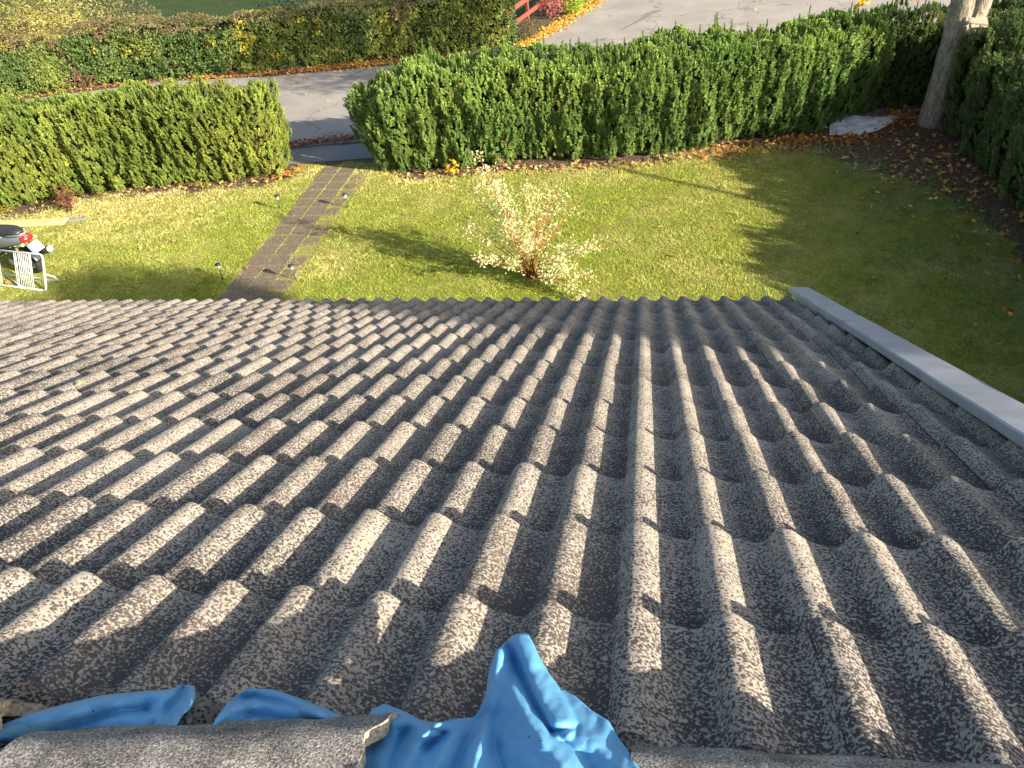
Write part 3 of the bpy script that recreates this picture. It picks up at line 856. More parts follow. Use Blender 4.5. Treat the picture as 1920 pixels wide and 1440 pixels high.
yew_hedge('dark yew hedge behind the maple trunk at the corner of the garden', [(3.9, 11.45), (5.0, 11.35), (6.4, 11.3), (8.5, 11.5), (8.5, 12.5), (3.9, 12.3)],
          lambda x, y: 1.62 + .05*math.sin(x*3), 330, 23, (.12, .19, .055), tall=10)
def hS(x, y): return 1.62 + .10*math.sin(y*1.9+1) + .08*math.sin(y*4.7) + .1*math.exp(-((y-9.3)/.8)**2)
yew_hedge('tall dark yew hedge along the right edge of the lawn, in front of the maple', [(5.75, -6), (7.2, -6), (7.4, 11.2), (6.6, 11.3), (5.95, 10.7), (5.62, 10.1), (5.60, 9.0), (5.65, 7), (5.7, 3)],
          hS, 320, 24, (.15, .22, .075), bulge=lambda q: .15*np.clip(.5-q, 0, 1), tall=190)

# ------------------------------------------------------------------ far mixed hedge
def far_hedge():
    rng = np.random.default_rng(31)
    poly = [(-21, 15.3), (-18.6, 15.55), (-16.6, 16.25), (-15.2, 16.6), (-12.6, 16.65), (-10.8, 16.75), (-8.4, 17.05), (-5.5, 17.4), (-4.1, 17.7), (-3.75, 18.1), (-4.2, 18.9), (-6, 18.95), (-11, 18.35), (-15.5, 18.05), (-21, 17.4)]
    hf = lambda x, y: 1.36 + .10*math.sin(x*1.1) + .22*np.clip((x+9)/5, 0, 1)
    t = thing('mixed_hedge', 'long mixed leafy hedge with a brown twiggy top across the road', 'hedge', (-12, 17.2, 0))
    inv = Matrix.Translation([-c for c in t.location])
    bulge = lambda q: -.20*np.clip(.5-q, 0, 1)
    pos, nor = hedge_points(poly, hf, 420, rng, bulge, (1.9, 1.7, .34))
    n = len(pos); h = np.array([hf(x, y) for x, y in pos[:, :2]]); q = pos[:, 2]/h
    d = nor + np.array([0, 0, .35]) + rng.normal(0, .45, (n, 3))
    A = np.array([.105, .17, .045]); Bc = np.array([.25, .29, .06]); Cc = np.array([.27, .215, .12]); D = np.array([.48, .42, .05])
    k = vnoise(pos, 1.1, 3)[:, None]; k2 = vnoise(pos, 2.7, 4)[:, None]
    tint = A + (Bc-A)*np.clip((k-.45)*3, 0, 1)
    top = np.clip((q-.90)*10, 0, 1)[:, None]*np.clip((k2+.35), 0, 1)
    tint = tint*(1-top) + Cc*top
    ye = (vnoise(pos, 2.2, 8) > .80) & (rng.random(n) < .5); tint[ye] = D
    br = (vnoise(pos, 1.6, 18) > .80) & (rng.random(n) < .7); tint[br] = (.20, .12, .07)
    tint = tint*rng.uniform(.6, 1.4, (n, 1))
    V, F, C = scatter(LF, pos, d, rng.uniform(.8, 1.6, n)*np.where(q > .9, .75, 1.0), np.clip(tint, 0, 1), rng)
    o = mesh_np('foliage', V, [F], M_LEAF, t, False, C); o.matrix_parent_inverse = inv
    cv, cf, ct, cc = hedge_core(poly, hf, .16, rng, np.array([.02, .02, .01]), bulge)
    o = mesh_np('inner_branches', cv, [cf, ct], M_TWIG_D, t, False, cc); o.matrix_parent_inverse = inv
    # bare twigs of the clipped top
    tw = MB(); T = pos[(q > .88)]; 
    for p in T[rng.choice(len(T), 900)]:
        e = p + np.array([rng.normal(0, .05), rng.normal(0, .05), rng.uniform(.03, .13)])
        tw.add([p + (.004, 0, 0), p - (.004, 0, 0), e], [(0, 1, 2)], (.2, .16, .12)); 
    o = tw.build('twigs', M_TWIG, t); o.matrix_parent_inverse = inv
far_hedge()

def leafy_shrub(name, label, cat, c, R, n, cols, seed, protos=LF, sc=(.6, 1.2), stems=6, mat=None, group=None, shell=.5, stemmat=None):
    rng = np.random.default_rng(seed)
    t = thing(name, label, cat, c, group)
    R = np.array(R, float)
    dv = rng.normal(0, 1, (n, 3)); dv /= np.linalg.norm(dv, axis=1, keepdims=True)
    rr = rng.random(n)**shell
    p = dv*R*rr[:, None] + np.array([0, 0, R[2]])
    p *= (1 + .35*(vnoise(p + seed*3.3, 3.0/max(R), seed)-.5))[:, None]
    p = p[p[:, 2] > .01]; n = len(p)
    cols = np.array(cols); tint = cols[rng.integers(0, len(cols), n)]*rng.uniform(.7, 1.3, (n, 1))
    V, F, C = scatter(protos, p, dv[:n]*.6 + np.array([0, 0, .6]) + rng.normal(0, .4, (n, 3)), rng.uniform(*sc, n), np.clip(tint, 0, 1), rng)
    mesh_np('foliage', V, [F], mat or M_LEAF, t, False, C)
    mb = MB()
    for i in range(stems):
        a = rng.uniform(0, 2*PI); q = np.array([math.cos(a)*R[0]*.6, math.sin(a)*R[1]*.6, R[2]*1.4])
        s = np.linspace(0, 1, 5)[:, None]; mb.tube(q*s*np.array([1, 1, 1.0]) + np.array([0, 0, 0]), np.linspace(.010, .004, 5)*max(.5, min(2.5, R[2])), 5)
    mb.build('stem', stemmat or M_TWIG, t, True)
    return t
leafy_shrub('garden_shrub', 'large yellow-green straggly shrub behind the left part of the mixed hedge', 'shrub', (-19.6, 19.2, 0), (2.9, 1.9, 1.25), 9000, [(.36, .35, .09), (.46, .42, .11), (.24, .27, .08), (.40, .30, .16)], 41, sc=(.6, 1.1), stems=16)
leafy_shrub('garden_shrub', 'dull olive shrub beside the large yellow-green shrub', 'shrub', (-16.9, 19.6, 0), (1.4, 1.2, .85), 3500, [(.12, .15, .055), (.16, .17, .08), (.19, .16, .09)], 42, stems=10)
leafy_shrub('garden_shrub', 'dark green low shrub on the neighbouring lawn at the top edge', 'shrub', (-12.3, 22.2, 0), (1.2, .8, .62), 1500, [(.03, .07, .04), (.04, .08, .045)], 43, stems=6)
leafy_shrub('barberry', 'small dark red barberry bush at the foot of the left hedge', 'shrub', (-11.45, 7.75, 0), (.24, .22, .30), 620, [(.13, .035, .035), (.20, .05, .04), (.09, .03, .035), (.28, .10, .05)], 44, protos=LF1, sc=(.6, 1.1), shell=.6)
def yellow_seedling():
    leafy_shrub('maple_seedling', 'small maple seedling with bright yellow leaves under the long hedge', 'seedling', (-3.72, 8.86, .0), (.17, .12, .17), 34, [(.72, .48, .03), (.80, .40, .03), (.66, .55, .06)], 45, protos=MP, sc=(.8, 1.2), stems=3)
    leafy_shrub('pink_seedling', 'small seedling with pinkish brown leaves beside the yellow maple seedling', 'seedling', (-2.75, 9.0, .0), (.10, .08, .17), 60, [(.36, .16, .15), (.42, .22, .18)], 46, protos=LF1, sc=(.7, 1.1), stems=2)
yellow_seedling()
leafy_shrub('weed_clump', 'pale yellow-green weed clump at the base of the left hedge, near its right end', 'weed', (-9.0, 8.62, 0), (.22, .10, .10), 90, [(.22, .26, .04), (.35, .32, .05)], 47, protos=LF1, stems=2)
leafy_shrub('weed_clump', 'yellow weed clump by the left hedge beyond the barberry', 'weed', (-12.95, 7.68, 0), (.25, .12, .09), 90, [(.30, .28, .04), (.45, .36, .05)], 48, protos=LF1, stems=2)

# ------------------------------------------------------------------ variegated dogwood on the lawn
def dogwood():
    rng = np.random.default_rng(51); B = np.array([-1.68, 4.97, 0])
    t = thing('dogwood_bush', 'variegated dogwood bush with creamy leaves and red stems on the lawn', 'bush', B)
    sm = MB(); tips = []
    targets = [(-2.25, 5.05, 1.88, 1), (-2.15, 4.8, 1.55, 1), (-2.02, 5.0, 1.35, 1), (-2.45, 5.25, 1.20, 1), (-2.68, 4.9, .86, 1), (-2.58, 5.3, .70, 1), (-1.95, 4.7, 1.05, 1), (-1.72, 5.1, 1.42, 1), (-1.5, 4.9, 1.42, 1), (-1.25, 5.2, 1.25, .45),
               (-1.12, 4.95, 1.35, .45), (-1.4, 5.3, 1.1, .5), (-2.3, 4.6, .52, 1), (-2.1, 4.75, .35, 1), (-1.98, 4.9, .7, 1), (-1.15, 4.5, .45, 1), (-.75, 4.75, .62, .8), (-.55, 4.9, .55, 1), (-.95, 4.35, .22, 1), (-.85, 4.2, .16, 1), (-1.05, 4.55, .33, .9), (-2.0, 5.3, .95, 1), (-1.6, 4.6, .85, .8), (-1.35, 5.0, .75, .3), (-.7, 4.55, .3, .8), (-1.0, 5.1, 1.05, .3), (-2.35, 5.5, .95, .8), (-2.32, 5.0, 1.62, 1)]
    for (x, y, z, dn) in targets:
        T = np.array([x, y, z]) - B; m_ = 9; s = np.linspace(0, 1, m_)[:, None]
        low = z < .7
        mid = T*np.array([.35, .35, .62]) if not low else T*np.array([.4, .4, .85])
        P = 2*s*(1-s)*mid + s*s*T + np.cumsum(rng.normal(0, .012, (m_, 3)), 0)*s + np.array([rng.uniform(-.07, .07), rng.uniform(-.05, .05), 0])*(1-s)
        sm.tube(P, np.linspace(.010, .003, m_), 6)
        for k in range(3, m_):
            for _ in range(3):
                d = rng.normal(0, 1, 3); d[2] = abs(d[2])*.7 + .15; d = d/np.linalg.norm(d); L = rng.uniform(.12, .30)*(1.25 - .5*k/m_)
                q = P[k] + np.outer(np.linspace(0, 1, 4), d*L); q[:, 2] = np.maximum(q[:, 2], .03)
                sm.tube(q, np.linspace(.003, .0015, 4), 4)
                for _l in range(int(rng.poisson(9.5*dn))):
                    tips.append(q[1] + (q[3]-q[1])*rng.random() + rng.normal(0, .028, 3))
        for _l in range(int(44*dn)): tips.append(P[-1 - int(rng.integers(0, 3))] + rng.normal(0, .045, 3))
    o = sm.build('stem', M_REDSTEM, t, True); o.location = (0, 0, 0)
    p = np.array(tips); n = len(p); p[:, 2] = np.maximum(p[:, 2], .03)
    cols = np.array([(.74, .76, .44), (.66, .70, .36), (.78, .74, .50), (.46, .54, .20), (.70, .60, .42)])
    tint = cols[rng.choice(5, n, p=[.34, .26, .16, .18, .06])]*rng.uniform(.8, 1.12, (n, 1))
    V, F, C = scatter(LF1, p, rng.normal(0, .6, (n, 3)) + np.array([0, 0, .5]), rng.uniform(.6, 1.2, n), np.clip(tint, 0, 1), rng)
    mesh_np('foliage', V, [F], M_LEAF, t, False, C)
    st = MB(); st.tube([(.10, -.02, 0), (.13, 0, .10), (.19, .03, .24)], [.032, .028, .024], 8); st.build('cut_stump', M_BARK, t, True)
dogwood()

# ------------------------------------------------------------------ trees
def bark_trunk(mb, P, R, n=20):
    rng = np.random.default_rng(2)
    P = np.asarray(P, float); s = np.linspace(0, len(P)-1, len(P)*5)
    PP = np.array([np.interp(s, range(len(P)), P[:, i]) for i in range(3)]).T
    mb.tube(PP, np.interp(s, range(len(R)), R)*(1 + rng.normal(0, .012, len(s))), n, bump=.05)
def crown(pos, R, n, cols, seed, protos, sc, lump=2.2, hollow=.35, cut=.0):
    rng = np.random.default_rng(seed)
    d = rng.normal(0, 1, (n, 3)); d /= np.linalg.norm(d, axis=1, keepdims=True)
    p = d*(hollow + (1-hollow)*rng.random(n)**.5)[:, None]*np.array(R)
    p *= (1 + .5*(vnoise(d*lump + seed, 1.0, seed) - .5))[:, None]
    g = vnoise(p*1.1 + 40, 1.0, seed+1)
    p = p[g > cut]; n = len(p)
    cols = np.array(cols); tint = cols[rng.integers(0, len(cols), n)]*rng.uniform(.75, 1.25, (n, 1))
    return scatter(protos, p + np.array(pos), rng.normal(0, .5, (n, 3)) + np.array([0, 0, .8]), rng.uniform(*sc, n), np.clip(tint, 0, 1), rng)
def maple():
    B = np.array([5.47, 10.55, 0])
    t = thing('maple_tree', 'large maple tree with grey ridged bark and yellow leaves in the corner of the garden', 'tree', B)
    mb = MB()
    bark_trunk(mb, [(-.02, 0, -.1), (-.02, 0, .15), (0, 0, .6), (.03, .02, 1.2), (.06, .05, 1.9), (.04, .08, 2.6), (-.1, .1, 3.4), (-.3, .2, 4.6)], [.27, .235, .215, .215, .22, .21, .19, .15])
    bark_trunk(mb, [(.08, -.03, 1.05), (.20, 0, 1.5), (.30, .0, 2.0), (.38, -.03, 2.6), (.6, -.1, 3.6), (.9, -.2, 4.8)], [.16, .17, .165, .155, .13, .10])
    mb.build('trunk', M_BARK, t, True)
    br = MB(); rng = np.random.default_rng(8)
    for i in range(16):
        a = rng.uniform(0, 2*PI); z0 = rng.uniform(3.2, 5); L = rng.uniform(1.8, 3.0)
        s = np.linspace(0, 1, 7)[:, None]
        P = np.array([-.1, .1, z0]) + s*np.array([math.cos(a)*L, math.sin(a)*L, rng.uniform(.6, 2.6)]) + np.cumsum(rng.normal(0, .05, (7, 3)), 0)
        br.tube(P, np.linspace(.08, .015, 7), 7)
    hang = onY(1619, -40, 10.0) - B
    br.tube([(0.1, 0, 4.0), hang*.5 + np.array([0, 0, 2.0]), hang + np.array([0, 0, .5]), hang], [.04, .025, .012, .004], 6)
    br.build('branch', M_BARK, t, True)
    V, F, C = crown((-.1, .2, 6.0), (3.4, 2.7, 2.15), 11000, [(.62, .40, .03), (.70, .46, .05), (.50, .36, .04), (.38, .36, .05), (.66, .30, .03)], 61, MP, (1.2, 1.9), cut=.36)
    # hanging yellow sprays at the top edge of the picture
    rr = np.random.default_rng(4); pp = []; 
    for (u, v, k, s) in ((1619, -2, 16, .07), (1612, -16, 12, .09), (1722, -8, 4, .05), (1862, -6, 4, .05), (1632, -30, 14, .12)):
        pp.append(onY(u, v, 10.0) - B + rr.normal(0, s, (k, 3))*np.array([1, .6, .8]))
    pp = np.concatenate(pp); k = len(pp)
    v2, f2, c2 = scatter(MP, pp, rr.normal(0, .5, (k, 3)) + np.array([.2, -.8, .5]), rr.uniform(1.1, 1.5, k), np.array([(.78, .50, .03)])*rr.uniform(.8, 1.1, (k, 1)), rr)
    F = np.concatenate([F, f2 + len(V)]); V = np.concatenate([V, v2]); C = np.concatenate([C, c2])
    mesh_np('crown', V, [F], M_LEAF, t, False, C)
    return B
MB_BASE = maple()
def nest_box():
    c = onY(1830, 58, 10.20); t = thing('nest_box', 'weathered wooden nest box fixed to the maple trunk', 'nest box', c)
    yaw = rad(-8); ax = np.array([[math.cos(yaw), math.sin(yaw), 0], [-math.sin(yaw), math.cos(yaw), 0], [0, 0, 1.0]])
    m_ = simple('weathered_wood', (.44, .38, .27), .85, nz=.35, nscale=22, bmp=.4)
    b = MB(); b.box((0, 0, 0), (.22, .19, .24), ax); b.build('box', m_, t, bevel=.004)
    r = MB(); r.box((0, -.035, .145), (.27, .30, .022), [ax[0], ax[1]*math.cos(.28) + ax[2]*math.sin(.28), ax[2]*math.cos(.28) - ax[1]*math.sin(.28)]); r.build('roof', m_, t, bevel=.003)
    h = MB(); h.lathe(np.array([0, 0, .03]) - ax[1]*.0945, [(.019, -.001), (.019, .004)], 14, [ax[0], ax[2], -ax[1]]); h.build('entrance_hole', M_BLACK, t)
    k = MB(); k.box(np.array([0, .10, .02]), (.045, .02, .46), ax); k.build('mounting_batten', m_, t)
nest_box()
def side_tree():
    # the tree beside the house whose shadow lies over the eaves
    B = np.array([14.0, -7.0, 0])
    t = thing('garden_tree', 'tall tree beside the house whose shadow falls on the lower part of the roof', 'tree', B)
    mb = MB(); bark_trunk(mb, [(0, 0, -.1), (0, 0, 2), (.1, 0, 5), (.1, .1, 9.2)], [.25, .2, .15, .04]); mb.build('trunk', M_BARK, t, True)
    V, F, C = crown((0, .05, 7.25), (2.0, 1.85, 3.0), 10000, [(.05, .10, .03), (.08, .13, .03)], 71, LF, (2.2, 3.4), cut=.20)
    V2, F2, C2 = crown((0, .2, 8.0), (1.2, 1.2, 1.7), 6000, [(.05, .10, .03), (.08, .13, .03)], 72, LF, (2.2, 3.4), hollow=0)
    mesh_np('crown', np.concatenate([V, V2]), [np.concatenate([F, F2 + len(V)])], M_LEAF, t, False, np.concatenate([C, C2]))
side_tree()
def cable():  # added out of view to cast the lawn's shadow line, thickened to darken it
    q1 = np.array([2.9, 6.83, 0]); q2 = np.array([-.9, 9.15, 0])
    a = q1 + SUN*9.0/1; b = q2 + SUN*13.0
    a2 = a - (b-a)*.9; b2 = b + (b-a)*1.4
    mb = MB(); mb.tube([a2 + (b2-a2)*s for s in np.linspace(0, 1, 12)], .048, 8)
    o = mb.build('shadow_cable', simple('black_rubber', (.03, .03, .03), .6), None, True)
    tag(o, 'unseen black cable added to cast the thin shadow crossing the sunny lawn', 'cable')
cable()

# ------------------------------------------------------------------ solar garden lamps
M_LBLK = simple('dark_plastic', (.035, .04, .05), .35, nz=.05)
M_GLASS = new_mat('clear_plastic'); _mt, _nt, _b = M_GLASS; _b.inputs['Base Color'].default_value = (.72, .76, .78, 1); _b.inputs['Roughness'].default_value = .12; _b.inputs['Transmission Weight'].default_value = .55; M_GLASS = _mt
M_PANEL = simple('solar_panel', (.03, .045, .09), .2, nz=.1)
def solar_lamp(lb):
    t = thing('solar_lamp', lb, 'garden lamp', (0, 0, 0), 'solar lamps along the slab path')
    a = MB(); a.tube([(0, 0, -.05), (0, 0, .20)], [.0085, .0085], 8); a.build('stake', M_LBLK, t, True)
    b = MB(); b.lathe((0, 0, .19), [(.012, 0), (.020, .012), (.034, .045), (.039, .072)], 18); b.build('glass_shade', M_GLASS, t, True)
    c = MB(); c.lathe((0, 0, .262), [(.045, 0), (.052, .004), (.052, .014), (.044, .028), (.028, .038), (.006, .041)], 22); cp = c.build('cap', M_LBLK, t, True)
    d = MB(); d.box((0, 0, .303), (.034, .034, .003)); d.build('solar_panel', M_PANEL, cp)
    return t
def copy_tree(o, parent=None):
    c = o.copy(); COL.objects.link(c)
    if parent: c.parent = parent
    for ch in list(o.children): copy_tree(ch, c)
    return c
lamps = [((-5.53, 4.95), (.02, .02), 'solar lamp right of the path, nearest to the roof edge'),
         ((-6.82, 4.99), (-.06, .03), 'solar lamp left of the path, nearest to the roof edge'),
         ((-5.47, 7.54), (-.02, .02), 'solar lamp right of the path, farther out towards the long hedge'),
         ((-6.84, 7.56), (.05, -.01), 'solar lamp left of the path, farther out near the left hedge')]
L0 = solar_lamp(lamps[0][2])
for i, (xy, tl, lb) in enumerate(lamps):
    o = L0 if i == 0 else copy_tree(L0)
    o.location = (*xy, 0); o.rotation_euler = (tl[0], tl[1], i*.7); o['label'] = lb

# ------------------------------------------------------------------ scooter
M_SEAT = simple('black_seat_vinyl', (.028, .027, .028), .45, nz=.1)
M_GREYP = simple('grey_scooter_paint', (.17, .19, .22), .3, nz=.04)
M_TYRE = simple('tyre_rubber', (.022, .022, .024), .8)
M_ALU = simple('cast_aluminium', (.55, .54, .5), .35, .7)
M_RED = simple('red_lens', (.62, .02, .015), .2, nz=.05)
M_WHITE = simple('white_plate', (.82, .84, .84), .4, nz=.01)
M_BLUE = simple('blue_plate_band', (.02, .16, .55), .4, nz=.02)
M_AMBER = simple('amber_lens', (.75, .55, .35), .25, nz=.05)
def loft(mb, secs, n=16, col=(1, 1, 1)):
    """secs: (x, zc, half width, half height, power)"""
    V = []
    for (x, zc, w, h, pw) in secs:
        for k in range(n):
            a = 2*PI*k/n; ca, sa = math.cos(a), math.sin(a)
            V.append((x, w*math.copysign(abs(ca)**pw, ca), zc + h*math.copysign(abs(sa)**pw, sa)))
    m_ = len(secs)
    F = [(i*n+k, i*n+(k+1) % n, (i+1)*n+(k+1) % n, (i+1)*n+k) for i in range(m_-1) for k in range(n)]
    F += [tuple(range(n-1, -1, -1)), tuple((m_-1)*n+k for k in range(n))]
    mb.add(V, F, col)
def scooter():
    # local x points to the rear, rear axle at the origin's x
    t = thing('scooter', 'black and grey motor scooter parked on the grass behind a white bicycle rack', 'scooter', (-10.50, 5.30, 0))
    R_ = .235
    def wheel(x, nm='wheel'):
        a = MB(); n1, n2 = 28, 10; V = []; F = []
        for i in range(n1):
            A = 2*PI*i/n1
            for j in range(n2):
                Bq = 2*PI*j/n2; r = R_ - .052 + .052*math.cos(Bq); V.append((x + r*math.cos(A), .058*math.sin(Bq), R_ + r*math.sin(A)))
                F.append((i*n2+j, ((i+1) % n1)*n2+j, ((i+1) % n1)*n2+(j+1) % n2, i*n2+(j+1) % n2))
        a.add(V, F); w = a.build(nm, M_TYRE, t, True)
        b = MB(); b.lathe((x, 0, R_), [(.02, -.05), (.05, -.045), (.055, -.01), (.145, -.012), (.15, -.04), (.158, -.04), (.158, .04), (.15, .04), (.145, .012), (.055, .01), (.05, .045), (.02, .05)], 20, [[1, 0, 0], [0, 0, 1], [0, 1, 0]])
        b.build('rim', M_ALU, w, True)
        for k in range(5):
            pass
    wheel(0); wheel(-1.30)
    s = MB(); loft(s, [(-.78, .80, .06, .03, .8), (-.70, .80, .12, .055, .8), (-.45, .80, .145, .07, .75), (-.15, .845, .135, .065, .75), (.10, .87, .12, .06, .8), (.22, .86, .09, .045, .9), (.26, .85, .04, .02, 1)], 18); s.build('seat', M_SEAT, t, True)
    b = MB(); loft(b, [(-.86, .58, .10, .14, .8), (-.6, .62, .15, .16, .8), (-.25, .66, .17, .14, .8), (.08, .72, .15, .10, .8), (.26, .75, .11, .065, .8), (.36, .76, .07, .04, .9)], 18)
    loft(b, [(-1.42, .42, .05, .06, .9), (-1.32, .52, .12, .05, .9), (-1.1, .45, .10, .07, .9)], 14)
    loft(b, [(-1.20, .62, .20, .30, .7), (-1.13, .64, .22, .34, .7), (-1.08, .62, .19, .30, .7)], 14)
    b.build('body', M_GREYP, t, True)
    f = MB(); f.box((-.95, 0, .30), (.50, .34, .06)); f.box((-.15, 0, .36), (.50, .16, .16)); f.build('floorboard', M_SEAT, t, bevel=.01)
    g = MB(); loft(g, [(-.05, .50, .055, .02, .8), (.10, .52, .08, .025, .8), (.26, .42, .085, .03, .8), (.33, .33, .08, .02, .8)], 12); g.build('mudguard', M_LBLK, t, True)
    r = MB(); loft(r, [(.24, .765, .10, .045, .7), (.335, .755, .105, .05, .7), (.375, .75, .085, .04, .8)], 14); r.build('tail_light', M_RED, t, True)
    for sy in (-1, 1):
        q = MB(); q.lathe((.34, sy*.135, .70), [(.004, -.03), (.025, -.02), (.03, 0), (.026, .02), (.006, .03)], 12, [[0, 1, 0], [0, 0, 1], [1, 0, 0]]); q.build('indicator', M_AMBER, t, True)
    tl = rad(28); ax = [np.array([math.cos(PI/2-tl), 0, -math.sin(PI/2-tl)]), np.array([0, 1.0, 0]), np.array([math.sin(PI/2-tl), 0, math.cos(PI/2-tl)])]
    p = MB(); p.box((.43, 0, .60), (.17, .21, .006), ax); pl = p.build('number_plate', M_WHITE, t, bevel=.002)
    p = MB(); p.box(np.array((.43, 0, .60)) + ax[2]*.005 - ax[1]*.088, (.166, .03, .003), ax); p.build('blue_band', M_BLUE, pl)
    pb = MB(); pb.box((.36, 0, .64), (.12, .05, .03), ax); pb.build('plate_bracket', M_LBLK, t)
    e = MB(); e.tube([(-.40, .17, .22), (-.15, .19, .25), (.02, .20, .30)], [.03, .035, .04], 12); e.tube([(.02, .20, .30), (.40, .20, .42)], [.065, .065], 16); ex = e.build('exhaust', M_SEAT, t, True)
    e = MB(); e.lathe((.40, .20, .42), [(.055, 0), (.062, .02), (.05, .03), (.02, .012)], 16, [[-.28, 0, .96], [0, 1, 0], [.96, 0, .28]]); e.build('exhaust_cap', M_ALU, ex, True)
    h = MB(); h.tube([(-1.30, -.34, 1.02), (-1.22, -.2, 1.0), (-1.18, 0, .97), (-1.22, .2, 1.0), (-1.30, .34, 1.02)], .014, 8); h.tube([(-1.12, 0, .95), (-1.2, 0, .6), (-1.3, 0, .24)], .025, 8); h.build('handlebar', M_LBLK, t, True)
    rk = MB(); rk.tube([(.05, -.13, .84), (.2, -.14, .86), (.33, -.09, .86), (.36, 0, .86), (.33, .09, .86), (.2, .14, .86), (.05, .13, .84)], .010, 8); rk.tube([(-.4, -.15, .76), (-.25, -.17, .78), (-.1, -.15, .80)], .012, 8); rk.build('grab_rail', M_ALU, t, True)
    sw = MB(); sw.box((-.18, -.10, .25), (.40, .06, .10)); sw.lathe((0, -.10, R_), [(.07, -.03), (.075, .03), (.03, .05)], 16, [[1, 0, 0], [0, 0, 1], [0, -1, 0]]); sw.tube([(.0, -.14, .25), (.14, -.15, .62)], .022, 10); sw.build('swing_arm', M_ALU, t, bevel=.008)
    st = MB(); st.tube([(-.5, .1, .25), (-.45, .28, 0)], .012, 6); st.build('side_stand', M_LBLK, t, True)
    t.rotation_euler = (rad(5), 0, rad(-16))
    return t
scooter()

# ------------------------------------------------------------------ white bicycle rack
M_RACK = simple('white_painted_steel', (.62, .66, .65), .35, nz=.03)
def rack():
    g0 = gnd(88, 547); g1 = gnd(0, 536)
    ux = (g1 - g0); ux /= np.linalg.norm(ux); up = np.array([-.10*ux[1]*0, 0, 1.0]); bk = np.cross(up, ux)
    if bk[1] < 0: bk = -bk
    t = thing('bicycle_rack', 'white tubular steel bicycle rack with upright bars standing on the lawn edge', 'bicycle rack', g0)
    H = .56; lean = bk*.23 + ux*(-.03)
    W = 1.75; z0 = .02
    P = lambda s, h, d=0: ux*s + up*(z0 + h) + bk*d + lean*(h/H)
    fr = MB(); c = .05
    fr.tube([P(c, 0), P(c*.3, .012), P(0, c), P(0, H*.5), P(0, H-c), P(c*.3, H-.012), P(c, H), P(W, H)], .017, 10)
    fr.build('end_frame', M_RACK, t, True)
    lo = MB(); lo.tube([P(c, 0), P(W, 0)], .015, 8); lo.build('bottom_rail', M_RACK, t, True)
    lo = MB(); lo.tube([P(.02, .01, .30), P(W, .01, .30)], .014, 8); lo.build('rear_rail', M_RACK, t, True)
    ft = MB(); ft.tube([P(0, .26), P(-.02, .15, .16), P(0.0, .0, .30)], .014, 8); ft.build('brace', M_RACK, t, True)
    ft = MB(); ft.tube([P(.50, .0, 0), P(.9, .01, .14), P(1.2, .01, .26)], .013, 8); ft.build('brace', M_RACK, t, True)
    for k, s in enumerate((.27, .305, .345, .385, .425, .465, .505, .545, .60, .64, 1.0, 1.04, 1.08)):
        b = MB(); b.tube([P(s, 0.0), P(s + .01, H)], .0052 if k not in (0, 8) else .008, 6); b.build('bar', M_RACK, t, True)
rack()
def planks():
    m_ = simple('fresh_pine', (.70, .52, .27), .7, nz=.12, nscale=8, bmp=.1)
    a = gnd(126, 415, .04); 
    for (e0, e1, w, z, nm, lb) in (((-11.22, 7.22), (-13.9, 7.10), .25, .035, 'timber_board', 'longer fresh pine board lying on the lawn with a metal strip at its end'),
                                   ((-12.15, 6.98), (-14.2, 6.93), .12, .03, 'timber_board', 'shorter pine board on the lawn, nearer to the scooter')):
        e0 = np.array([*e0, z]); e1 = np.array([*e1, z]); d = e1-e0; L = np.linalg.norm(d); d /= L
        mb = MB(); mb.box((e0+e1)/2, (L, w, .045), [d, np.cross([0, 0, 1], d), [0, 0, 1]]); o = mb.build(nm, m_, bevel=.004)
        tag(o, lb, 'board')
    mb = MB(); mb.box((-11.05, 7.30, .03), (.42, .09, .02), [[math.cos(.12), math.sin(.12), 0], [-math.sin(.12), math.cos(.12), 0], [0, 0, 1]])
    tag(mb.build('metal_strip', M_ZINC, bevel=.002), 'flat grey metal strip sticking out beyond the end of the long pine board', 'metal strip')
planks()

# ------------------------------------------------------------------ red fence and border across the road
def fence():
    t = thing('rail_fence', 'dark red wooden rail fence beside the driveway across the road', 'fence', (-3.9, 18.4, 0))
    inv = Matrix.Translation((3.9, -18.4, 0))
    m_ = simple('falu_red_wood', (.22, .050, .035), .8, nz=.15)
    A = np.array([-4.05, 17.9, 0]); B = np.array([-2.7, 23.5, 0]); d = B-A; L = np.linalg.norm(d); d /= L; nx = np.array([d[1], -d[0], 0])
    for z in (.40, .80):
        mb = MB(); mb.box((A+B)/2 + np.array([0, 0, z]) + nx*.05, (L, .03, .13), [d, nx, [0, 0, 1]]); o = mb.build('rail', m_, t); o.matrix_parent_inverse = inv
    for k in range(4):
        mb = MB(); mb.box(A + d*(.25 + k*1.75) + np.array([0, 0, .5]), (.10, .08, 1.04), [d, nx, [0, 0, 1]]); o = mb.build('post', m_, t); o.matrix_parent_inverse = inv
fence()
leafy_shrub('flower_bush', 'bush with pink flower heads beside the red fence', 'shrub', (-2.95, 20.9, 0), (.5, .6, .34), 700, [(.55, .12, .18), (.45, .16, .17), (.18, .16, .06)], 81)
leafy_shrub('border_shrub', 'bright yellow-green bush at the driveway edge, right of the pink flowers', 'shrub', (-2.30, 21.3, 0), (.42, .8, .30), 900, [(.30, .40, .04), (.20, .36, .05), (.42, .42, .05)], 82)
leafy_shrub('dry_perennial', 'dry brown perennial clump under the red fence rails', 'shrub', (-3.35, 18.5, 0), (.38, .9, .30), 1300, [(.12, .10, .05), (.18, .13, .07), (.10, .12, .04)], 83, protos=LF1, stems=12)

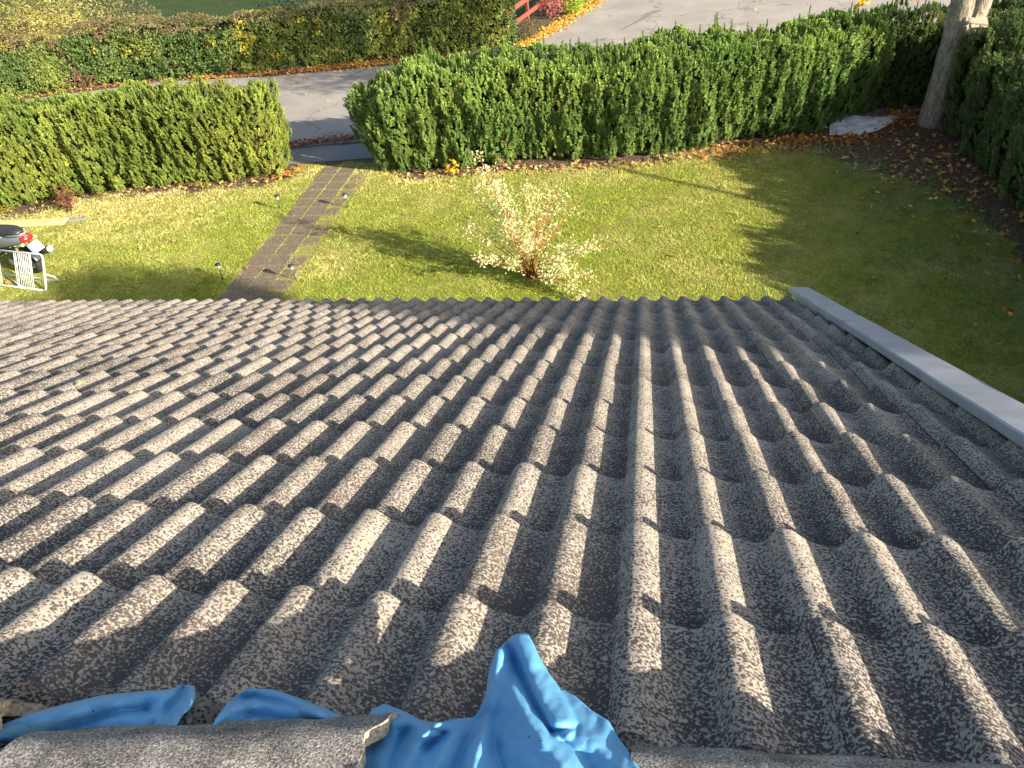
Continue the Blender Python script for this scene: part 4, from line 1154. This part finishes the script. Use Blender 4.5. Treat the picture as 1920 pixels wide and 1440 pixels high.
# ------------------------------------------------------------------ plastic sheet, sticks, scraps
def plastic():
    mt, nt, b = new_mat('milky_plastic_film'); p = coords(nt)
    f = noise(nt, p, 9, 5, .6, .8)
    nt.links.new(ramp(nt, f, [(.35, (.55, .60, .66)), (.65, (.85, .88, .92))]), b.inputs['Base Color'])
    b.inputs['Roughness'].default_value = .22; bump(nt, b, f, .8, .06)
    P = [(3.52, 10.12), (4.05, 10.06), (4.45, 10.28), (4.75, 10.62), (4.98, 11.0), (4.6, 10.98), (4.3, 11.05), (4.0, 11.3), (3.75, 11.1), (3.6, 10.6)]
    B, Nn = outline_pts(P, .07); rng = np.random.default_rng(3)
    G = rng.random((900, 2))*(np.array([1.6, 1.4])) + np.array([3.5, 10.0]); G = G[in_poly(G, P)]; d, _, _ = seg_dist(G, np.vstack([np.array(P), np.array(P)[:1]])); G = G[d > .03]
    vs, _, fs, *_r = delaunay_2d_cdt([Vector(q) for q in np.concatenate([B, G])], [(i, (i+1) % len(B)) for i in range(len(B))], [], 1, 1e-4)
    Q = np.array([(v.x, v.y) for v in vs]); d, _, _ = seg_dist(Q, np.vstack([np.array(P), np.array(P)[:1]]))
    z = .025 + .075*np.clip(d/.3, 0, 1)**.6*(.4 + 1.2*np.abs(vnoise(np.c_[Q[:, 0]*2 + Q[:, 1]*3, Q[:, 0]*3 - Q[:, 1]*1.2, Q[:, 0]*0], 1.6, 2)-.5)*2)
    o = mesh_np('plastic_sheet', np.c_[Q, z], [np.array([list(f) for f in fs if len(f) == 3])], mt, None, True)
    tag(o, 'crumpled translucent plastic sheet lying in the shade by the maple', 'plastic sheet')
plastic()
def stick(pts, r, lb):
    mb = MB(); 
    for line in pts: mb.tube(line, np.linspace(r, r*.5, len(line)), 6)
    tag(mb.build('fallen_branch', simple('pale_dead_wood', (.30, .27, .21), .85, nz=.3), None, True), lb, 'branch', 'dead branches on the shaded lawn')
g = lambda u, v, z=.03: gnd(u, v, z)
stick([[g(1603, 315), g(1605, 303), g(1604, 296), g(1598, 288), g(1589, 280)], [g(1604, 297), g(1610, 292)]], .018, 'dead forked branch on the shaded lawn, nearest the plastic sheet')
stick([[g(1630, 319), g(1640, 317), g(1648, 312), g(1650, 305, .10)], [g(1640, 317), g(1632, 312)]], .018, 'pale curved dead branch on the shaded lawn, right of the forked one')
stick([[g(1648, 329), g(1655, 332), g(1661, 335), g(1662, 340)]], .010, 'thin pale twig on the shaded lawn, nearest the roof')

# ------------------------------------------------------------------ fallen leaves
def leaf_litter():
    rng = np.random.default_rng(91); P = []; K = []
    def along(line, n, w, k, zz=.02):
        line = np.array(line, float); s = np.cumsum(np.r_[0, np.linalg.norm(np.diff(line, axis=0), axis=1)]); t = rng.random(n)*s[-1]
        q = np.c_[np.interp(t, s, line[:, 0]), np.interp(t, s, line[:, 1])] + rng.normal(0, w, (n, 2))
        P.append(np.c_[q, zz + rng.random(n)*.035]); K.append(np.full(n, k))
    along([(-13.5, 7.75), (-12, 8.3), (-10.7, 8.65), (-8.4, 8.8), (-7.5, 8.95)], 210, .13, 1)
    along([(-7.5, 9.0), (-7.2, 9.4)], 110, .12, 0)
    along([(-4.9, 8.95), (-3.6, 9.0), (-2, 9.1), (-.4, 9.05), (.9, 9.35), (1.8, 9.7)], 300, .13, 1)
    along([(1.0, 9.45), (2.2, 9.8), (3.2, 9.9), (4.2, 10.0)], 560, .22, 0)
    along([(3.8, 9.9), (4.9, 10.4), (5.3, 9.4), (5.4, 8), (5.5, 6.0), (5.5, 3)], 420, .42, 0)
    along([(4.9, 11.2), (5.2, 10.9)], 260, .28, 0)
    along([(4.6, 9.0), (5.0, 7.5)], 260, .6, 1)
    along([(-13.2, 16.45), (-10.6, 16.5), (-7.8, 16.75), (-5.0, 17.1)], 1500, .17, 0)
    along([(-9.3, 16.7), (-6.5, 17.0)], 900, .15, 0)
    along([(-19, 15.1), (-16.6, 16.0), (-14, 16.4)], 230, .13, 0)
    along([(-9.5, 10.62), (-8, 10.78), (-7, 10.95), (-5.8, 11.05)], 950, .10, 2, .03)
    along([(-3.6, 17.75), (-2.75, 19.3), (-2.3, 20.6), (-1.6, 22.6)], 1300, .16, 3)
    along([(-3.5, 17.65), (-2.7, 19.4)], 500, .08, 3)
    n = 75; P.append(np.c_[rng.uniform(-12, 5, n), rng.uniform(4.5, 9, n), np.full(n, .045)]); K.append(np.full(n, 1))
    n = 130; P.append(np.c_[rng.uniform(-16, 10, n), rng.uniform(11.2, 24, n), np.full(n, .022)]); K.append(np.full(n, 1))
    n = 45; P.append(np.c_[rng.uniform(-11, -4, n), rng.uniform(14, 16.4, n), np.full(n, .022)]); K.append(np.full(n, 1))
    P = np.concatenate(P); K = np.concatenate(K); n = len(P)
    pal = [np.array([(.50, .20, .05), (.42, .17, .05), (.60, .32, .07), (.25, .11, .05), (.16, .08, .04), (.62, .42, .10)]),
           np.array([(.62, .40, .16), (.50, .24, .08), (.36, .20, .10), (.66, .52, .20), (.22, .13, .07), (.55, .36, .14)]),
           np.array([(.30, .16, .08), (.38, .24, .15), (.18, .10, .07), (.42, .30, .20), (.34, .14, .06), (.14, .09, .07)]),
           np.array([(.75, .48, .06), (.66, .34, .05), (.80, .58, .12), (.58, .28, .06), (.70, .52, .10), (.45, .22, .07)])]
    tint = np.stack([pal[k][rng.integers(0, 6)] for k in K])*rng.uniform(.75, 1.2, (n, 1))
    V, F, C = scatter(MP, P, rng.normal(0, .42, (n, 3)) + np.array([0, 0, 1.0]), rng.uniform(.65, 1.25, n), np.clip(tint, 0, 1), rng)
    o = mesh_np('fallen_leaves', V, [F], M_DRY, None, False, C)
    o['label'] = 'orange and brown fallen maple leaves scattered under the hedges and along the gutters'; o['category'] = 'leaves'
    setting(o, kind='stuff')
leaf_litter()
def roof_leaf():
    q = roofpt(153, 716, -.002); rng = np.random.default_rng(1)
    V, F, C = scatter(MP[:1], np.array([rw(*q)]), np.array([[.1, -.5, 1.0]]), np.array([.42]), np.array([[.55, .55, .25]]), rng)
    tag(mesh_np('fallen_leaf', V, [F], M_LEAF, None, False, C), 'single pale yellow leaf lying on the sunlit left part of the roof', 'leaf')
roof_leaf()

# ------------------------------------------------------------------ grass
def grass():
    rng = np.random.default_rng(101)
    lawn = [(-15, 4.0), (1.3, 4.0), (1.3, .3), (5.5, .3), (5.35, 3), (5.3, 5.2), (5.2, 6.6), (4.9, 7.6), (4.3, 8.6), (3.3, 9.4), (1.9, 9.75), (.6, 9.35), (-.6, 8.85), (-1.4, 8.9), (-2.4, 8.95), (-3.6, 8.7), (-4.6, 8.7), (-5.3, 9.3), (-6.8, 9.4), (-7.0, 8.9), (-7.6, 8.8), (-8.6, 8.55), (-9.8, 8.45), (-10.8, 8.2), (-12, 7.85), (-13.4, 7.4), (-15, 6.9)]
    N0 = 330000
    p = rng.random((N0, 2))*np.array([20.5, 9.6]) + np.array([-15, .2]); jj = np.c_[vnoise(np.c_[p*2.2, p[:, 0]*0], 1.0, 71)-.5, vnoise(np.c_[p*2.2, p[:, 0]*0], 1.0, 72)-.5]*.7 + rng.normal(0, .05, p.shape); pj = p + jj*(p[:, 1:2] > 4.3); ins = in_poly(pj, lawn); de, _, _ = seg_dist(pj, np.array(lawn[3:] + lawn[:1])); p = p[ins | ((p[:, 1] > 4.5) & (rng.random(len(p)) < .42*np.clip(1 - de/np.where(p[:, 0] > 2, 1.1, .28), 0, 1)) & ~((p[:, 0] > -6.7) & (p[:, 0] < -5.4)))]
    jit = (vnoise(np.c_[p*3.1, p[:, 0]*0], 1.0, 7)-.5)*.22
    pth = (p[:, 0] > -6.60 + jit) & (p[:, 0] < -5.78 + jit*.6 + .1*(p[:, 1] < 5.3))
    joint = (np.abs(p[:, 0] + 5.862) < .034) | (np.abs(p[:, 0] + 6.238) < .018)
    rowj = np.abs(np.mod(p[:, 1] - 4.28 + .01, .372) - .0) < .024
    r3 = (p[:, 0] >= -5.80) & (p[:, 0] < -5.52) & (rng.random(len(p)) < .55)
    kill = ((pth & ~(joint | (rowj & (rng.random(len(p)) < .6)))) | r3)
    p = p[~kill]; n = len(p)
    P3 = np.c_[p, np.zeros(n)]
    g1 = vnoise(P3, .55, 1); g2 = vnoise(P3, 2.3, 2); g3 = vnoise(P3, 9, 3)
    edge, _, _ = seg_dist(p, np.array(lawn[3:] + lawn[:1]))
    dry = np.clip((g1-.42)*2.6, 0, 1)*.42 + np.clip((g2-.5)*2, 0, 1)*.28 + np.clip(.9 - edge/1.3, 0, 1)*.5*(g2 > .25)
    dry += np.clip((-7-p[:, 0])/3, 0, 1)*.22
    dry -= .22*np.exp(-(((p[:, 0]-.9)/2.2)**2 + ((p[:, 1]-6.2)/1.8)**2))
    shade_green = np.clip((p[:, 0]-1.6 + (g2-.5)*1.5)/2.6, 0, 1)  # hedge shadow deepened in the blade colour; grass there is also greener
    dry -= .30*shade_green
    dry = np.clip(dry, 0, .95)[:, None]
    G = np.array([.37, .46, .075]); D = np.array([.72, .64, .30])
    tint = (G*(1-dry) + D*dry)*(1 - shade_green[:, None]*np.array([.62, .47, .3]))
    tint = tint*(.72 + .56*g3[:, None])*rng.uniform(.7, 1.3, (n, 1))
    st = rng.random(n) < .05; tint[st] = (.50, .42, .18)
    h = (.014 + .014*g2)*rng.uniform(.6, 1.4, n); h[edge < .2] *= 1.6
    V = []; F = []; K = 3
    a = rng.uniform(0, 2*PI, (n, K)); lean = rng.uniform(.1, .75, (n, K)); w = .0036
    b0 = P3[:, None, :] + np.stack([np.cos(a*3)*.012, np.sin(a*3)*.012, np.zeros_like(a) + .006], -1)
    sd = np.stack([-np.sin(a), np.cos(a), np.zeros_like(a)], -1)*w
    hh = (h[:, None]*rng.uniform(.7, 1.2, (n, K)))
    tip = b0 + np.stack([np.cos(a)*lean*hh, np.sin(a)*lean*hh, hh], -1)
    V = np.stack([b0 - sd, b0 + sd, tip], 2).reshape(-1, 3)
    F = np.arange(len(V)).reshape(-1, 3)
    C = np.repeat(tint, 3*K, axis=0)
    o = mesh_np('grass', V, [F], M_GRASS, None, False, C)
    o['label'] = 'short mown yellow-green grass of the lawn'; o['category'] = 'grass'
    setting(o, kind='stuff')
    # weedy tufts at the hedge feet
grass()
bpy.context.view_layer.update()
